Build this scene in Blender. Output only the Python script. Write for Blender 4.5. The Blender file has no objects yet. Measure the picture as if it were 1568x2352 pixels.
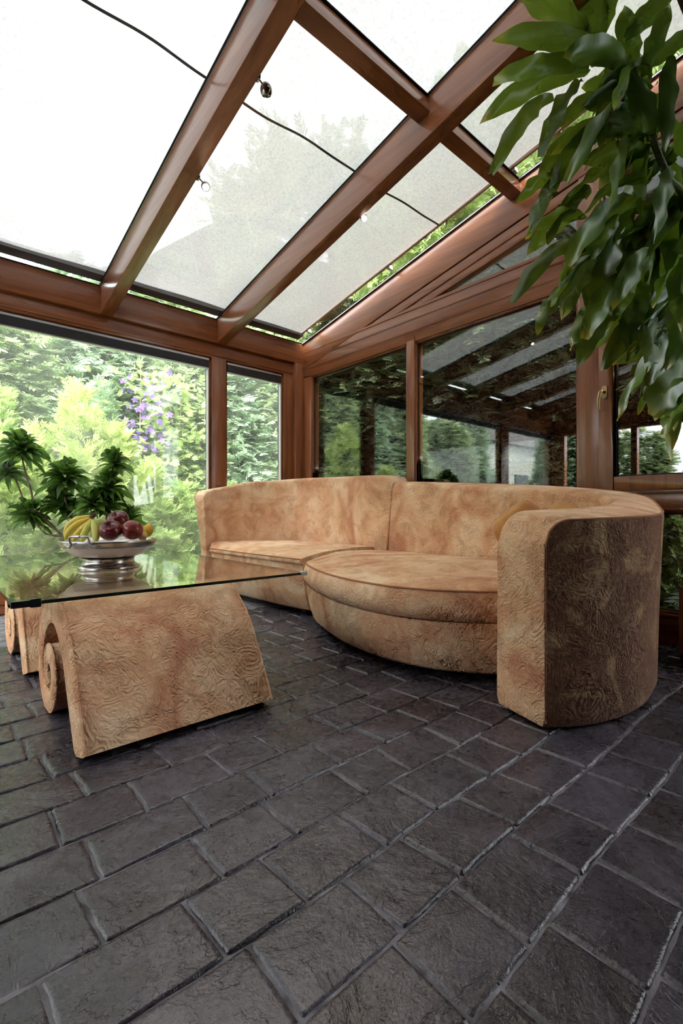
import bpy, bmesh, math, random
import numpy as np
from mathutils import Vector, Matrix
random.seed(7)
RNG = np.random.default_rng(11)
C = bpy.context.scene.collection
PI = math.pi

# ------------------------------------------------------------------ camera
FPX, CX, CY, CAMH = 1098.0, 784.0, 1172.0, 0.80
TH = math.radians(48.4)
FW = (math.cos(TH), math.sin(TH)); RT = (math.sin(TH), -math.cos(TH))
def at(u, v, t):
    """point of the room seen at pixel (u, v), t metres deep"""
    a = (u - CX) / FPX; b = (CY - v) / FPX
    return Vector(((FW[0] + a * RT[0]) * t, (FW[1] + a * RT[1]) * t, CAMH + b * t))
cam_d = bpy.data.cameras.new('camera')
cam_d.sensor_fit = 'HORIZONTAL'; cam_d.sensor_width = 36.0
cam_d.lens = FPX / 1568 * 36.0
cam_d.shift_y = -(1176 - CY) / 1568
cam_d.clip_start = 0.02; cam_d.clip_end = 200
cam = bpy.data.objects.new('camera', cam_d); C.objects.link(cam)
cam.location = (0, 0, CAMH); cam.rotation_euler = (PI / 2, 0, TH - PI / 2)
bpy.context.scene.camera = cam

# ------------------------------------------------------------------ materials
def sm(v, lo, hi): return lo + (hi - lo) * v
class NT:
    def __init__(s, name):
        s.m = bpy.data.materials.new(name); s.m.use_nodes = True
        s.t = s.m.node_tree; s.t.nodes.clear()
        s.out = s.t.nodes.new('ShaderNodeOutputMaterial')
    def n(s, typ, **kw):
        nd = s.t.nodes.new('ShaderNode' + typ)
        for k, v in kw.items():
            if hasattr(nd, k) and not k.startswith('i_'): setattr(nd, k, v)
        return nd
    def l(s, a, b): s.t.links.new(a, b)
    def coords(s, scale=(1, 1, 1), kind='Object', rot=(0, 0, 0)):
        tc = s.n('TexCoord'); mp = s.n('Mapping')
        mp.inputs['Scale'].default_value = scale; mp.inputs['Rotation'].default_value = rot
        s.l(tc.outputs[kind], mp.inputs['Vector']); return mp.outputs['Vector']
    def noise(s, vec, scale, detail=4, rough=.55, dist=0):
        nd = s.n('TexNoise'); nd.inputs['Scale'].default_value = scale
        nd.inputs['Detail'].default_value = detail; nd.inputs['Roughness'].default_value = rough
        nd.inputs['Distortion'].default_value = dist
        if vec is not None: s.l(vec, nd.inputs['Vector'])
        return nd
    def ramp(s, fac, stops):
        r = s.n('ValToRGB'); e = r.color_ramp.elements
        while len(e) < len(stops): e.new(.5)
        for i, (p, c) in enumerate(stops):
            e[i].position = p; e[i].color = (*c, 1) if len(c) == 3 else c
        s.l(fac, r.inputs['Fac']); return r.outputs['Color']
    def mix(s, a, b, fac, typ='MIX'):
        m = s.n('MixRGB'); m.blend_type = typ
        for sock, v in ((m.inputs['Color1'], a), (m.inputs['Color2'], b), (m.inputs['Fac'], fac)):
            if isinstance(v, (int, float)): sock.default_value = v
            elif isinstance(v, tuple): sock.default_value = (*v, 1)
            else: s.l(v, sock)
        return m.outputs['Color']
    def math(s, op, a, b=None):
        m = s.n('Math'); m.operation = op
        for i, v in enumerate((a, b)):
            if v is None: continue
            if isinstance(v, (int, float)): m.inputs[i].default_value = v
            else: s.l(v, m.inputs[i])
        return m.outputs[0]
    def bump(s, h, strength, dist, normal=None):
        b = s.n('Bump'); b.inputs['Strength'].default_value = strength; b.inputs['Distance'].default_value = dist
        s.l(h, b.inputs['Height'])
        if normal is not None: s.l(normal, b.inputs['Normal'])
        return b.outputs['Normal']
    def bsdf(s, color=(.8, .8, .8), rough=.5, metal=0, spec=.5, coat=0, sheen=0, normal=None, trans=0, ior=1.45, coat_rough=.1):
        p = s.n('BsdfPrincipled')
        for k, v in (('Base Color', color), ('Roughness', rough), ('Metallic', metal), ('Specular IOR Level', spec),
                     ('Coat Weight', coat), ('Coat Roughness', coat_rough), ('Sheen Weight', sheen), ('Transmission Weight', trans), ('IOR', ior), ('Normal', normal)):
            if v is None: continue
            if isinstance(v, (int, float)): p.inputs[k].default_value = v
            elif isinstance(v, tuple): p.inputs[k].default_value = (*v, 1) if len(v) == 3 else v
            else: s.l(v, p.inputs[k])
        return p
    def done(s, sh): s.l(sh if not hasattr(sh, 'outputs') else sh.outputs[0], s.out.inputs['Surface']); return s.m
def simple(name, color, rough=.5, metal=0, **kw):
    t = NT(name)
    v = t.coords(); nz = t.noise(v, 30, 3)
    col = t.mix(tuple(c * .9 for c in color), tuple(min(1, c * 1.08) for c in color), nz.outputs['Fac'])
    return t.done(t.bsdf(color=col, rough=rough, metal=metal, **kw))

def wood(name, axis):
    t = NT(name)
    sc = [14, 14, 14]; sc[axis] = .9
    v = t.coords(tuple(sc))
    n1 = t.noise(v, 1.3, 6, .6, .6)
    sc2 = [70, 70, 70]; sc2[axis] = 2.5
    n2 = t.noise(t.coords(tuple(sc2)), 1.0, 3, .6)
    c = t.ramp(n1.outputs['Fac'], [(.28, (.17, .052, .018)), (.55, (.29, .094, .030)), (.8, (.37, .135, .045))])
    c = t.mix(c, (.08, .022, .008), t.math('MULTIPLY', t.ramp(n2.outputs['Fac'], [(.5, (0, 0, 0)), (.75, (1, 1, 1))]), .35))
    nm = t.bump(n2.outputs['Fac'], .06, .002)
    return t.done(t.bsdf(color=c, rough=.42, spec=.4, coat=.9, coat_rough=.2, normal=nm))
WX, WY, WZ = wood('wood_x', 0), wood('wood_y', 1), wood('wood_z', 2)

def velvet(name, ramp=None, blot=(.46, .20, .10), ridge=(.72, .50, .27), rk=.36):
    t = NT(name)
    v = t.coords()
    big = t.noise(v, 2.6, 5, .6, 1.2); mid = t.noise(v, 9, 5, .65, .8); fine = t.noise(v, 55, 3, .7, 0)
    c = t.ramp(big.outputs['Fac'], ramp or [(.34, (.57, .24, .135)), (.48, (.78, .46, .265)), (.64, (.90, .65, .43))])
    c = t.mix(c, blot, t.ramp(mid.outputs['Fac'], [(.49, (0, 0, 0)), (.70, (.65, .65, .65))]))
    c = t.mix(c, ridge, t.math('MULTIPLY', t.ramp(fine.outputs['Fac'], [(.5, (0, 0, 0)), (.72, (1, 1, 1))]), .4))
    # embossed scrolls
    d1 = t.noise(v, 4.5, 2, .5, 0)
    add = t.n('VectorMath'); add.operation = 'ADD'; s1 = t.n('VectorMath'); s1.operation = 'SCALE'
    t.l(d1.outputs['Color'], s1.inputs[0]); s1.inputs['Scale'].default_value = .16
    t.l(v, add.inputs[0]); t.l(s1.outputs[0], add.inputs[1])
    def wave(scale, dist, dscale, rot):
        mp = t.n('Mapping'); mp.inputs['Rotation'].default_value = rot; t.l(add.outputs[0], mp.inputs['Vector'])
        wv = t.n('TexWave'); wv.inputs['Scale'].default_value = scale; wv.inputs['Distortion'].default_value = dist; wv.inputs['Detail'].default_value = 2
        wv.inputs['Detail Scale'].default_value = dscale; t.l(mp.outputs[0], wv.inputs['Vector']); return wv.outputs['Fac']
    w1 = wave(15, 12, 2.4, (.3, .5, .2)); w2 = wave(13, 14, 3.2, (1.2, .2, 1.0))
    sel = t.ramp(t.noise(v, 5.5, 2).outputs['Fac'], [(.46, (0, 0, 0)), (.54, (1, 1, 1))])
    cn = t.noise(add.outputs[0], 17, 1.5, .5, 2.6)
    curl = t.math('SUBTRACT', 1.0, t.math('MULTIPLY', t.math('ABSOLUTE', t.math('SUBTRACT', cn.outputs['Fac'], .5)), 5.0))
    curl = t.math('MAXIMUM', curl, 0.0)
    h = t.mix(t.mix(w1, w2, .5), curl, t.ramp(t.noise(v, 7.5, 2).outputs['Fac'], [(.38, (.25, .25, .25)), (.58, (1, 1, 1))]))
    vor = t.n('TexVoronoi'); vor.feature = 'F1'; vor.inputs['Scale'].default_value = 4.2; t.l(add.outputs[0], vor.inputs['Vector'])
    ring = t.math('ADD', t.math('MULTIPLY', t.math('SINE', t.math('MULTIPLY', vor.outputs['Distance'], 95.0)), .5), .5)
    near = t.ramp(vor.outputs['Distance'], [(.24, (1, 1, 1)), (.32, (0, 0, 0))])
    h = t.mix(h, ring, t.math('MULTIPLY', near, .45))
    h = t.math('MULTIPLY', h, t.ramp(mid.outputs['Fac'], [(.3, (.25, .25, .25)), (.6, (1, 1, 1))]))
    c = t.mix(c, ridge, t.math('MULTIPLY', t.ramp(h, [(.55, (0, 0, 0)), (.95, (1, 1, 1))]), rk))  # crushed-pile ridges lightened in the colour, since soft light hides the relief
    nm = t.bump(h, .8, .008); nm = t.bump(fine.outputs['Fac'], .25, .004, nm); nm = t.bump(mid.outputs['Fac'], .3, .012, nm)
    return t.done(t.bsdf(color=c, rough=.9, spec=.12, sheen=.12, normal=nm))
VELVET = velvet('embossed_velvet')
VELVET_D = velvet('brushed_shaded_velvet', [(.40, (.14, .055, .03)), (.53, (.17, .08, .04)), (.60, (.38, .24, .12)), (.68, (.60, .42, .21))], (.13, .05, .03), (.46, .26, .13), .42)  # brushed-pile brown with the arm side's shade darkened into the colour
PILLOW_M = (lambda t: t.done(t.bsdf(color=t.ramp(t.noise(t.coords(), 5, 4).outputs['Fac'], [(.35, (.47, .20, .06)), (.65, (.62, .33, .12))]), rough=.8, spec=.15, sheen=.3,
            normal=t.bump(t.noise(t.coords(), 40, 3).outputs['Fac'], .3, .004))))(NT('pillow_velvet'))
PIPE_M = simple('piping_cord', (.40, .17, .085), .8)

def glass_mat(name, tint, f0, haze=0.0, haze_col=(.9, .92, .95)):
    """clear pane: Schlick reflection over transmission; dirt = share of a white film imitating haze"""
    t = NT(name)
    g = t.n('NewGeometry')
    d = t.n('VectorMath'); d.operation = 'DOT_PRODUCT'
    t.l(g.outputs['Normal'], d.inputs[0]); t.l(g.outputs['Incoming'], d.inputs[1])
    c = t.math('ABSOLUTE', d.outputs['Value'])
    f = t.math('POWER', t.math('SUBTRACT', 1.0, c), 5.0)
    f = t.math('ADD', t.math('MULTIPLY', f, 1 - f0), f0)
    tr = t.n('BsdfTransparent'); tr.inputs['Color'].default_value = (*tint, 1)
    gl = t.n('BsdfGlossy'); gl.inputs['Roughness'].default_value = 0.0; gl.inputs['Color'].default_value = (1, 1, 1, 1)
    mx = t.n('MixShader'); t.l(f, mx.inputs[0]); t.l(tr.outputs[0], mx.inputs[1]); t.l(gl.outputs[0], mx.inputs[2])
    sh = mx.outputs[0]
    if haze:  # translucent white mixed in to imitate haze over the garden view
        tl = t.n('BsdfTranslucent'); tl.inputs['Color'].default_value = (*haze_col, 1)
        nz = t.noise(t.coords((1, 1, .5)), 1.6, 4)
        m2 = t.n('MixShader'); t.l(t.math('MULTIPLY', t.ramp(nz.outputs['Fac'], [(.35, (.25, .25, .25)), (.7, (1, 1, 1))]), haze), m2.inputs[0])
        t.l(sh, m2.inputs[1]); t.l(tl.outputs[0], m2.inputs[2]); sh = m2.outputs[0]
    return t.done(sh)
PANE = glass_mat('window_glass', (.97, .985, .98), .035, .11)
PANE_R = glass_mat('side_window_glass', (.88, .92, .90), .085)
ROOFG = glass_mat('roof_glass', (.95, .965, .97), .03)
TABLEG = glass_mat('table_glass', (.96, .985, .97), .045)
GLASS_EDGE = simple('glass_edge', (.012, .022, .018), .15)

def cloth():
    t = NT('shade_cloth')
    v = t.coords((1, 1, 1)); n1 = t.noise(v, 55, 4, .7); n2 = t.noise(v, 4, 4)
    c = t.ramp(n1.outputs['Fac'], [(.34, (.68, .68, .69)), (.5, (.86, .86, .86)), (.66, (.95, .95, .95))])
    c = t.mix(c, (.80, .80, .80), t.math('MULTIPLY', n2.outputs['Fac'], .4))
    tl = t.n('BsdfTranslucent'); df = t.n('BsdfDiffuse'); tp = t.n('BsdfTransparent')
    t.l(c, tl.inputs['Color']); t.l(c, df.inputs['Color'])
    m1 = t.n('MixShader'); m1.inputs[0].default_value = .924; t.l(tl.outputs[0], m1.inputs[1]); t.l(df.outputs[0], m1.inputs[2])
    m2 = t.n('MixShader'); m2.inputs[0].default_value = .045; t.l(m1.outputs[0], m2.inputs[1]); t.l(tp.outputs[0], m2.inputs[2])
    return t.done(m2)
CLOTH = cloth()
SEAM_M = simple('seam_tape', (.10, .10, .105), .8)
ALU = simple('aluminium', (.62, .63, .65), .32, .9)
GASKET = simple('rubber_gasket', (.018, .018, .02), .55)
BLINDM = simple('blind_cassette', (.03, .03, .033), .5)
WHITEM = simple('white_bead', (.75, .75, .76), .5)
CHROME = simple('dark_chrome', (.42, .40, .38), .08, 1.0)
BRASS = simple('old_brass', (.50, .37, .18), .3, .85)
PEWTER = (lambda t: t.done(t.bsdf(color=t.ramp(t.noise(t.coords(), 22, 4).outputs['Fac'], [(.35, (.36, .34, .32)), (.65, (.58, .56, .54))]), rough=.27, metal=1)))(NT('pewter'))
CERAM = simple('white_ceramic', (.90, .88, .86), .18)
BLACKP = simple('black_plastic', (.015, .015, .018), .25)
DARKW = simple('dark_plinth', (.02, .015, .012), .8)

def slate():
    t = NT('slate_tile')
    v = t.coords(); gi = t.n('NewGeometry')
    n1 = t.noise(v, 4.5, 6, .6, .6); n2 = t.noise(v, 22, 6, .65); n3 = t.noise(v, 160, 3, .6)
    c = t.ramp(n1.outputs['Fac'], [(.3, (.020, .0175, .023)), (.5, (.052, .046, .060)), (.72, (.130, .118, .150))])
    c2 = t.ramp(gi.outputs['Random Per Island'], [(0, (.054, .041, .048)), (.5, (.060, .054, .074)), (1, (.082, .080, .108))])
    c = t.mix(c, c2, .45)
    c = t.mix(c, (.16, .15, .165), t.math('MULTIPLY', t.ramp(n3.outputs['Fac'], [(.58, (0, 0, 0)), (.8, (1, 1, 1))]), .35))
    cr = t.n('TexVoronoi'); cr.feature = 'DISTANCE_TO_EDGE'; cr.inputs['Scale'].default_value = 5
    dn = t.noise(v, 3, 3, .6); ad = t.n('VectorMath'); ad.operation = 'ADD'; t.l(v, ad.inputs[0]); t.l(dn.outputs['Color'], ad.inputs[1]); t.l(ad.outputs[0], cr.inputs['Vector'])
    st = t.ramp(n1.outputs['Fac'], [(.40, (0, 0, 0)), (.415, (.33, .33, .33)), (.52, (.40, .40, .40)), (.53, (.72, .72, .72)), (.63, (.78, .78, .78)), (.64, (1, 1, 1))])
    nm = t.bump(st, .55, .004); nm = t.bump(n1.outputs['Fac'], .5, .014, nm)
    nm = t.bump(n2.outputs['Fac'], .5, .007, nm); nm = t.bump(n3.outputs['Fac'], .45, .002, nm)
    r = t.ramp(n2.outputs['Fac'], [(.3, (.17, .17, .17)), (.7, (.38, .38, .38))])
    return t.done(t.bsdf(color=c, rough=r, spec=.75, normal=nm))
SLATE = slate()
GROUT = (lambda t: t.done(t.bsdf(color=t.ramp(t.noise(t.coords(), 18, 4).outputs['Fac'], [(.3, (.06, .056, .065)), (.7, (.27, .26, .30))]), rough=.75,
         normal=t.bump(t.noise(t.coords(), 120, 3).outputs['Fac'], .4, .003))))(NT('grout'))

def leaf_mat(name, c0, c1, trans=.25, rough=.45, spec=.4, scale=3):
    t = NT(name)
    gi = t.n('NewGeometry'); nz = t.noise(t.coords(), scale, 3)
    fac = t.math('ADD', t.math('MULTIPLY', gi.outputs['Random Per Island'], .6), t.math('MULTIPLY', nz.outputs['Fac'], .4))
    c = t.ramp(fac, [(.15, c0), (.85, c1)])
    p = t.bsdf(color=c, rough=rough, spec=spec)
    tl = t.n('BsdfTranslucent'); t.l(c, tl.inputs['Color'])
    mx = t.n('MixShader'); mx.inputs[0].default_value = trans
    t.l(p.outputs[0], mx.inputs[1]); t.l(tl.outputs[0], mx.inputs[2])
    return t.done(mx)
HEDGE_M = leaf_mat('thuja_green', (.20, .30, .13), (.58, .68, .40), .35)
HEDGE_B = leaf_mat('blue_green_cypress', (.20, .31, .19), (.52, .66, .46), .35)
GOLD_M = leaf_mat('golden_cypress', (.40, .53, .15), (.72, .80, .40), .35)
MIDG_M = leaf_mat('fresh_green', (.32, .48, .16), (.66, .78, .36), .35)
DARKG_M = leaf_mat('dark_yew', (.012, .018, .008), (.06, .075, .03), .12)
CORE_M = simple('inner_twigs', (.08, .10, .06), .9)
BARK = (lambda t: t.done(t.bsdf(color=t.ramp(t.noise(t.coords((1, 1, .3)), 40, 4).outputs['Fac'], [(.3, (.10, .065, .04)), (.7, (.27, .20, .13))]), rough=.85,
        normal=t.bump(t.noise(t.coords((1, 1, .4)), 60, 3).outputs['Fac'], .6, .004))))(NT('bark'))

# ------------------------------------------------------------------ mesh helpers
class MB:
    def __init__(s): s.v = []; s.f = []
    def add(s, vs, fs):
        b = len(s.v); s.v += [tuple(p) for p in vs]; s.f += [tuple(i + b for i in f) for f in fs]; return s
    def box(s, x0, x1, y0, y1, z0, z1):
        vs = [(x, y, z) for x in (x0, x1) for y in (y0, y1) for z in (z0, z1)]
        return s.add(vs, [(0, 1, 3, 2), (4, 6, 7, 5), (0, 4, 5, 1), (2, 3, 7, 6), (0, 2, 6, 4), (1, 5, 7, 3)])
    def prism(s, poly, vec):
        """poly: 3D points, extruded along vec"""
        n = len(poly); v = Vector(vec)
        vs = [Vector(p) for p in poly] + [Vector(p) + v for p in poly]
        return s.add(vs, [tuple(range(n - 1, -1, -1)), tuple(range(n, 2 * n))] + [(i, (i + 1) % n, n + (i + 1) % n, n + i) for i in range(n)])
    def tube(s, pts, rad, seg=10, cap=True):
        pts = [Vector(p) for p in pts]; n = len(pts)
        if isinstance(rad, (int, float)): rad = [rad] * n
        rings = []; prev = None
        for i in range(n):
            d = (pts[min(i + 1, n - 1)] - pts[max(i - 1, 0)]).normalized()
            if prev is None:
                u = d.orthogonal().normalized()
            else:
                u = (prev - d * prev.dot(d)).normalized()
            prev = u; w = d.cross(u)
            rings.append([pts[i] + (u * math.cos(2 * PI * k / seg) + w * math.sin(2 * PI * k / seg)) * rad[i] for k in range(seg)])
        vs = [p for r in rings for p in r]; fs = []
        for i in range(n - 1):
            for k in range(seg):
                a = i * seg + k; b = i * seg + (k + 1) % seg
                fs.append((a, b, b + seg, a + seg))
        if cap: fs += [tuple(range(seg - 1, -1, -1)), tuple(range((n - 1) * seg, n * seg))]
        return s.add(vs, fs)
    def lathe(s, prof, c=(0, 0), seg=48, axis=None):
        vs = []; fs = []; n = len(prof)
        for r, z in prof:
            for k in range(seg):
                a = 2 * PI * k / seg
                vs.append((c[0] + r * math.cos(a), c[1] + r * math.sin(a), z))
        for i in range(n - 1):
            for k in range(seg):
                a = i * seg + k; b = i * seg + (k + 1) % seg
                fs.append((a, b, b + seg, a + seg))
        return s.add(vs, fs)
    def loft(s, rings, closed=True, cap=True):
        n = len(rings); m = len(rings[0]); vs = [p for r in rings for p in r]; fs = []
        for i in range(n - 1):
            for k in range(m if closed else m - 1):
                a = i * m + k; b = i * m + (k + 1) % m
                fs.append((a, b, b + m, a + m))
        if cap: fs += [tuple(range(m - 1, -1, -1)), tuple(range((n - 1) * m, n * m))]
        return s.add(vs, fs)
    def build(s, name, mat, parent=None, smooth=False, bevel=0, angle=40, xform=None):
        me = bpy.data.meshes.new(name)
        org = Vector((0, 0, 0)); p = parent
        while p is not None: org += p.location; p = p.parent
        vs = [(v[0] - org.x, v[1] - org.y, v[2] - org.z) for v in s.v]
        me.from_pydata(vs, [], s.f); me.update()
        bm = bmesh.new(); bm.from_mesh(me)
        bmesh.ops.remove_doubles(bm, verts=bm.verts, dist=1e-6)
        bmesh.ops.recalc_face_normals(bm, faces=bm.faces)
        if bevel:
            es = [e for e in bm.edges if len(e.link_faces) == 2 and e.calc_face_angle(0) > .6]
            bmesh.ops.bevel(bm, geom=es, offset=bevel, segments=2, affect='EDGES', profile=.6)
        bm.to_mesh(me); bm.free()
        if smooth:
            me.shade_smooth() if hasattr(me, 'shade_smooth') else None
            me.set_sharp_from_angle(angle=math.radians(angle))
        me.materials.append(mat)
        o = bpy.data.objects.new(name, me); C.objects.link(o)
        if parent is not None: o.parent = parent
        return o
def empty(name, loc, label=None, cat=None, group=None, kind=None):
    o = bpy.data.objects.new(name, None); C.objects.link(o); o.location = loc; o.empty_display_size = .1
    return tag(o, label, cat, group, kind)
def tag(o, label=None, cat=None, group=None, kind=None):
    for k, v in (('label', label), ('category', cat), ('group', group), ('kind', kind)):
        if v: o[k] = v
    return o
def origin_to(o, loc):
    """give a one-mesh thing its own base point"""
    loc = Vector(loc); o.data.transform(Matrix.Translation(-loc)); o.location = loc; return o
def catmull(pts, n):
    """n samples along a Catmull-Rom curve, even in arc length"""
    P = [np.array(p, float) for p in pts]
    P = [2 * P[0] - P[1]] + P + [2 * P[-1] - P[-2]]
    out = []
    for i in range(1, len(P) - 2):
        for k in range(24):
            t = k / 24; a, b, c, d = P[i - 1], P[i], P[i + 1], P[i + 2]
            out.append(.5 * (2 * b + (c - a) * t + (2 * a - 5 * b + 4 * c - d) * t * t + (3 * b - a - 3 * c + d) * t ** 3))
    out.append(P[-2]); out = np.array(out)
    L = np.concatenate([[0], np.cumsum(np.linalg.norm(np.diff(out, axis=0), axis=1))])
    s = np.linspace(0, L[-1], n)
    return np.stack([np.interp(s, L, out[:, j]) for j in range(out.shape[1])], 1)
def np_mesh(name, verts, quads, mat, parent=None, smooth=False):
    me = bpy.data.meshes.new(name)
    nv, nq = len(verts), len(quads)
    me.vertices.add(nv); me.vertices.foreach_set('co', np.ascontiguousarray(verts, dtype=np.float32).ravel())
    me.loops.add(nq * 4); me.loops.foreach_set('vertex_index', np.ascontiguousarray(quads, dtype=np.int32).ravel())
    me.polygons.add(nq); me.polygons.foreach_set('loop_start', np.arange(0, nq * 4, 4, dtype=np.int32))
    me.update(calc_edges=True); me.validate()
    if smooth: me.shade_smooth()
    me.materials.append(mat)
    o = bpy.data.objects.new(name, me); C.objects.link(o)
    if parent is not None: o.parent = parent
    return o

# ------------------------------------------------------------------ room numbers
XW, YB = 3.33, 4.413         # right wall, eave beam face
XE, YH = -2.95, -1.45        # far end, house side
Z0, SL = 2.713, -.199        # roof glass height at the eave face and fall
def zr(y): return Z0 + SL * (y - YB)
STR = 'structure'

# floor: bonded rows of stamped slate
EX = [0, .022, .055, .25, .5, .75, .945, .978, 1]
def build_floor():
    known = {0: [.735, .917, 1.159, 1.354, 1.601], 1: [.447, .655, .842, 1.085, 1.29, 1.532, 1.718],
             2: [.45, .69, .886, 1.132, 1.33, 1.564, 1.76], 3: [.154, .411, .596, .841, 1.041, 1.299, 1.481],
             4: [.26, .506, .71, .956, 1.14, 1.387, 1.589], 5: [.307, .555, .745, 1.003, 1.195, 1.436],
             6: [.258, .459, .711, .90, 1.152], 7: [.352, .6, .80, 1.038]}
    ys = {0: .254, 1: .429, 2: .606, 3: .780, 4: .954, 5: 1.128, 6: 1.299, 7: 1.476}
    V = []; Q = []; rnd = random.Random(5)
    def yk(k):
        return ys[k] if k in ys else (.254 + .1745 * k if k < 0 else 1.476 + .1745 * (k - 7))
    def warp(x, y): return (x + .006 * math.sin(y * 9 + x * 3), y + .0045 * math.sin(x * 6 + y * 2))
    for k in range(-9, 18):
        y0, y1 = yk(k), yk(k + 1)
        if y0 > 4.46 or y1 < YH: continue
        js = list(known.get(k, [rnd.uniform(0, .4)]))
        st = [.195, .247]; i = rnd.randint(0, 1)
        while js[-1] < 3.5: js.append(js[-1] + st[i % 2] + rnd.uniform(-.012, .012)); i += 1
        i = rnd.randint(0, 1)
        while js[0] > -3.1: js.insert(0, js[0] - st[i % 2] - rnd.uniform(-.012, .012)); i += 1
        for a, b in zip(js, js[1:]):
            if a > 3.36 or b < XE: continue
            near = (-.7 < a < 3.4)
            nx, ny = (8, 8) if near else (3, 3)
            g = .0028; x0, x1, w0, w1 = a + g, b - g, y0 + g, y1 - g
            h0 = rnd.uniform(-.0022, .0018); tx, ty = rnd.uniform(-.004, .004), rnd.uniform(-.004, .004); ph = rnd.uniform(0, 9)
            base = len(V)
            for jy in range(ny + 1):
                for jx in range(nx + 1):
                    fx, fy = jx / nx, jy / ny
                    # ease the spacing so that the rim ring stays narrow
                    ex = EX[jx] if near else fx
                    ey = EX[jy] if near else fy
                    x = x0 + (x1 - x0) * ex; y = w0 + (w1 - w0) * ey
                    rim = jx in (0, nx) or jy in (0, ny)
                    if rim:
                        z = -.0065
                        x += .0022 * math.sin(y * 70 + ph); y += .0022 * math.sin(x * 60 + ph * 2)
                        if jx in (0, nx) and jy in (0, ny):
                            x += (.004 if jx == 0 else -.004); y += (.004 if jy == 0 else -.004)
                    else:
                        z = h0 + tx * (ex - .5) + ty * (ey - .5) + .0012 * math.sin(x * 26 + ph) * math.cos(y * 31 + ph)
                    x, y = warp(x, y)
                    V.append((x, y, z))
            for jy in range(ny):
                for jx in range(nx):
                    p = base + jy * (nx + 1) + jx
                    Q.append((p, p + 1, p + nx + 2, p + nx + 1))
    fl = np_mesh('floor', np.array(V), np.array(Q), SLATE, smooth=True)
    tag(fl, 'dark slate stone floor laid in staggered rows', None, None, STR)
    MB().box(XE - .2, XW + .2, YH - .2, 4.65, -.12, -.0055).build('grout_bed', GROUT, fl)
build_floor()

# ------------------------------------------------------------------ roof frame
def rafter(i, x0, label, w=.10, y0=YB, y1=YH):
    d = .23
    n = Vector((0, SL, -1)).normalized()                # down, square to the slope
    a, b = Vector((x0, y0, zr(y0))), Vector((x0, y1, zr(y1)))
    za = zr(y0) - .236
    o = MB().prism([a, b, b + n * d, (x0, y0, za)], (w, 0, 0)).build('trim_%d' % i, WY, smooth=True, bevel=.006)
    tag(o, label, None, None, STR)
    up = -n
    def strip(xa, xb, h0, h1, nm, mt):
        MB().prism([a + up * h0 + Vector((xa - x0, 0, 0)), b + up * h0 + Vector((xa - x0, 0, 0)), b + up * h1 + Vector((xa - x0, 0, 0)), a + up * h1 + Vector((xa - x0, 0, 0))], (xb - xa, 0, 0)).build(nm, mt, o)
    strip(x0 - .012, x0 + w + .012, .001, .006, 'gasket', GASKET)
    strip(x0 - .004, x0 + .003, -.004, .0015, 'glazing_strip', ALU)
    return o
RX = [1.17 + 1.08 * k for k in range(-4, 2)]
lab = ['wooden rafter at the far end of the glass roof', 'wooden rafter in the hidden part of the glass roof', 'wooden rafter beyond the frame', 'wooden rafter above the table and left of frame',
       'wooden rafter carrying two spotlights', 'wooden rafter carrying one spotlight above the sofa']
for k, x in enumerate(RX): rafter(k + 1, x, lab[k])
# purlin, notched between the rafters: one length per bay
def purlin(i, x0, x1, y0=1.772, w=.094, d=.10):
    n = Vector((0, SL, -1)).normalized(); t = Vector((0, 1, SL)).normalized()
    a = Vector((x0, y0, zr(y0)))
    o = MB().prism([a, a + t * w, a + t * w + n * d, a + n * d], (x1 - x0, 0, 0)).build('trim_%d' % i, WX, smooth=True, bevel=.004)
    MB().prism([a - n * .001 - t * .012, a - n * .001 + t * (w + .012), a - n * .006 + t * (w + .012), a - n * .006 - t * .012], (x1 - x0, 0, 0)).build('gasket', GASKET, o)
    return tag(o, 'short wooden cross beam between two roof rafters', None, 'cross beams of the glass roof', STR)
PX = RX + [XW]
for k in range(len(PX) - 1): purlin(7 + k, PX[k] + .10, PX[k + 1])
# roof panes
roof = empty('ceiling', (0, 0, 0), 'sloping glass roof panes between wooden rafters', None, None, STR)
up = Vector((0, -SL, 1)).normalized()
for k in range(len(PX) - 1):
    for ya, yb in ((YB + .12, 1.80), (1.80, .70)):
        a = Vector((PX[k] + .05, ya, zr(ya))) + up * .008; b = Vector((PX[k] + .05, yb, zr(yb))) + up * .008
        MB().prism([a, b, b + up * .012, a + up * .012], (PX[k + 1] - PX[k], 0, 0)).build('roof_pane', ROOFG, roof)
LIGHT_BLOCK = simple('dark_boards', (.05, .028, .018), .8)  # unseen opaque roof boards, added to darken the sofa arm's outer side
for k in range(len(PX) - 1):
    a = Vector((PX[k] + .1, .70, zr(.70))); b = Vector((PX[k] + .1, YH, zr(YH)))
    MB().prism([a - up * .02, b - up * .02, b + up * .02, a + up * .02], (PX[k + 1] - PX[k] - .1, 0, 0)).build('light_block_boarding', LIGHT_BLOCK, roof)
# eave beam
o = MB().box(XE, XW + .2, YB, 4.62, 2.477, Z0 - .002).build('trim_13', WX, smooth=True, bevel=.006)
tag(o, 'wide wooden eave beam above the garden windows', None, None, STR)
MB().box(XE, XW, YB - .002, YB + .02, Z0 - .001, Z0 + .006).build('gasket', GASKET, o)

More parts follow.
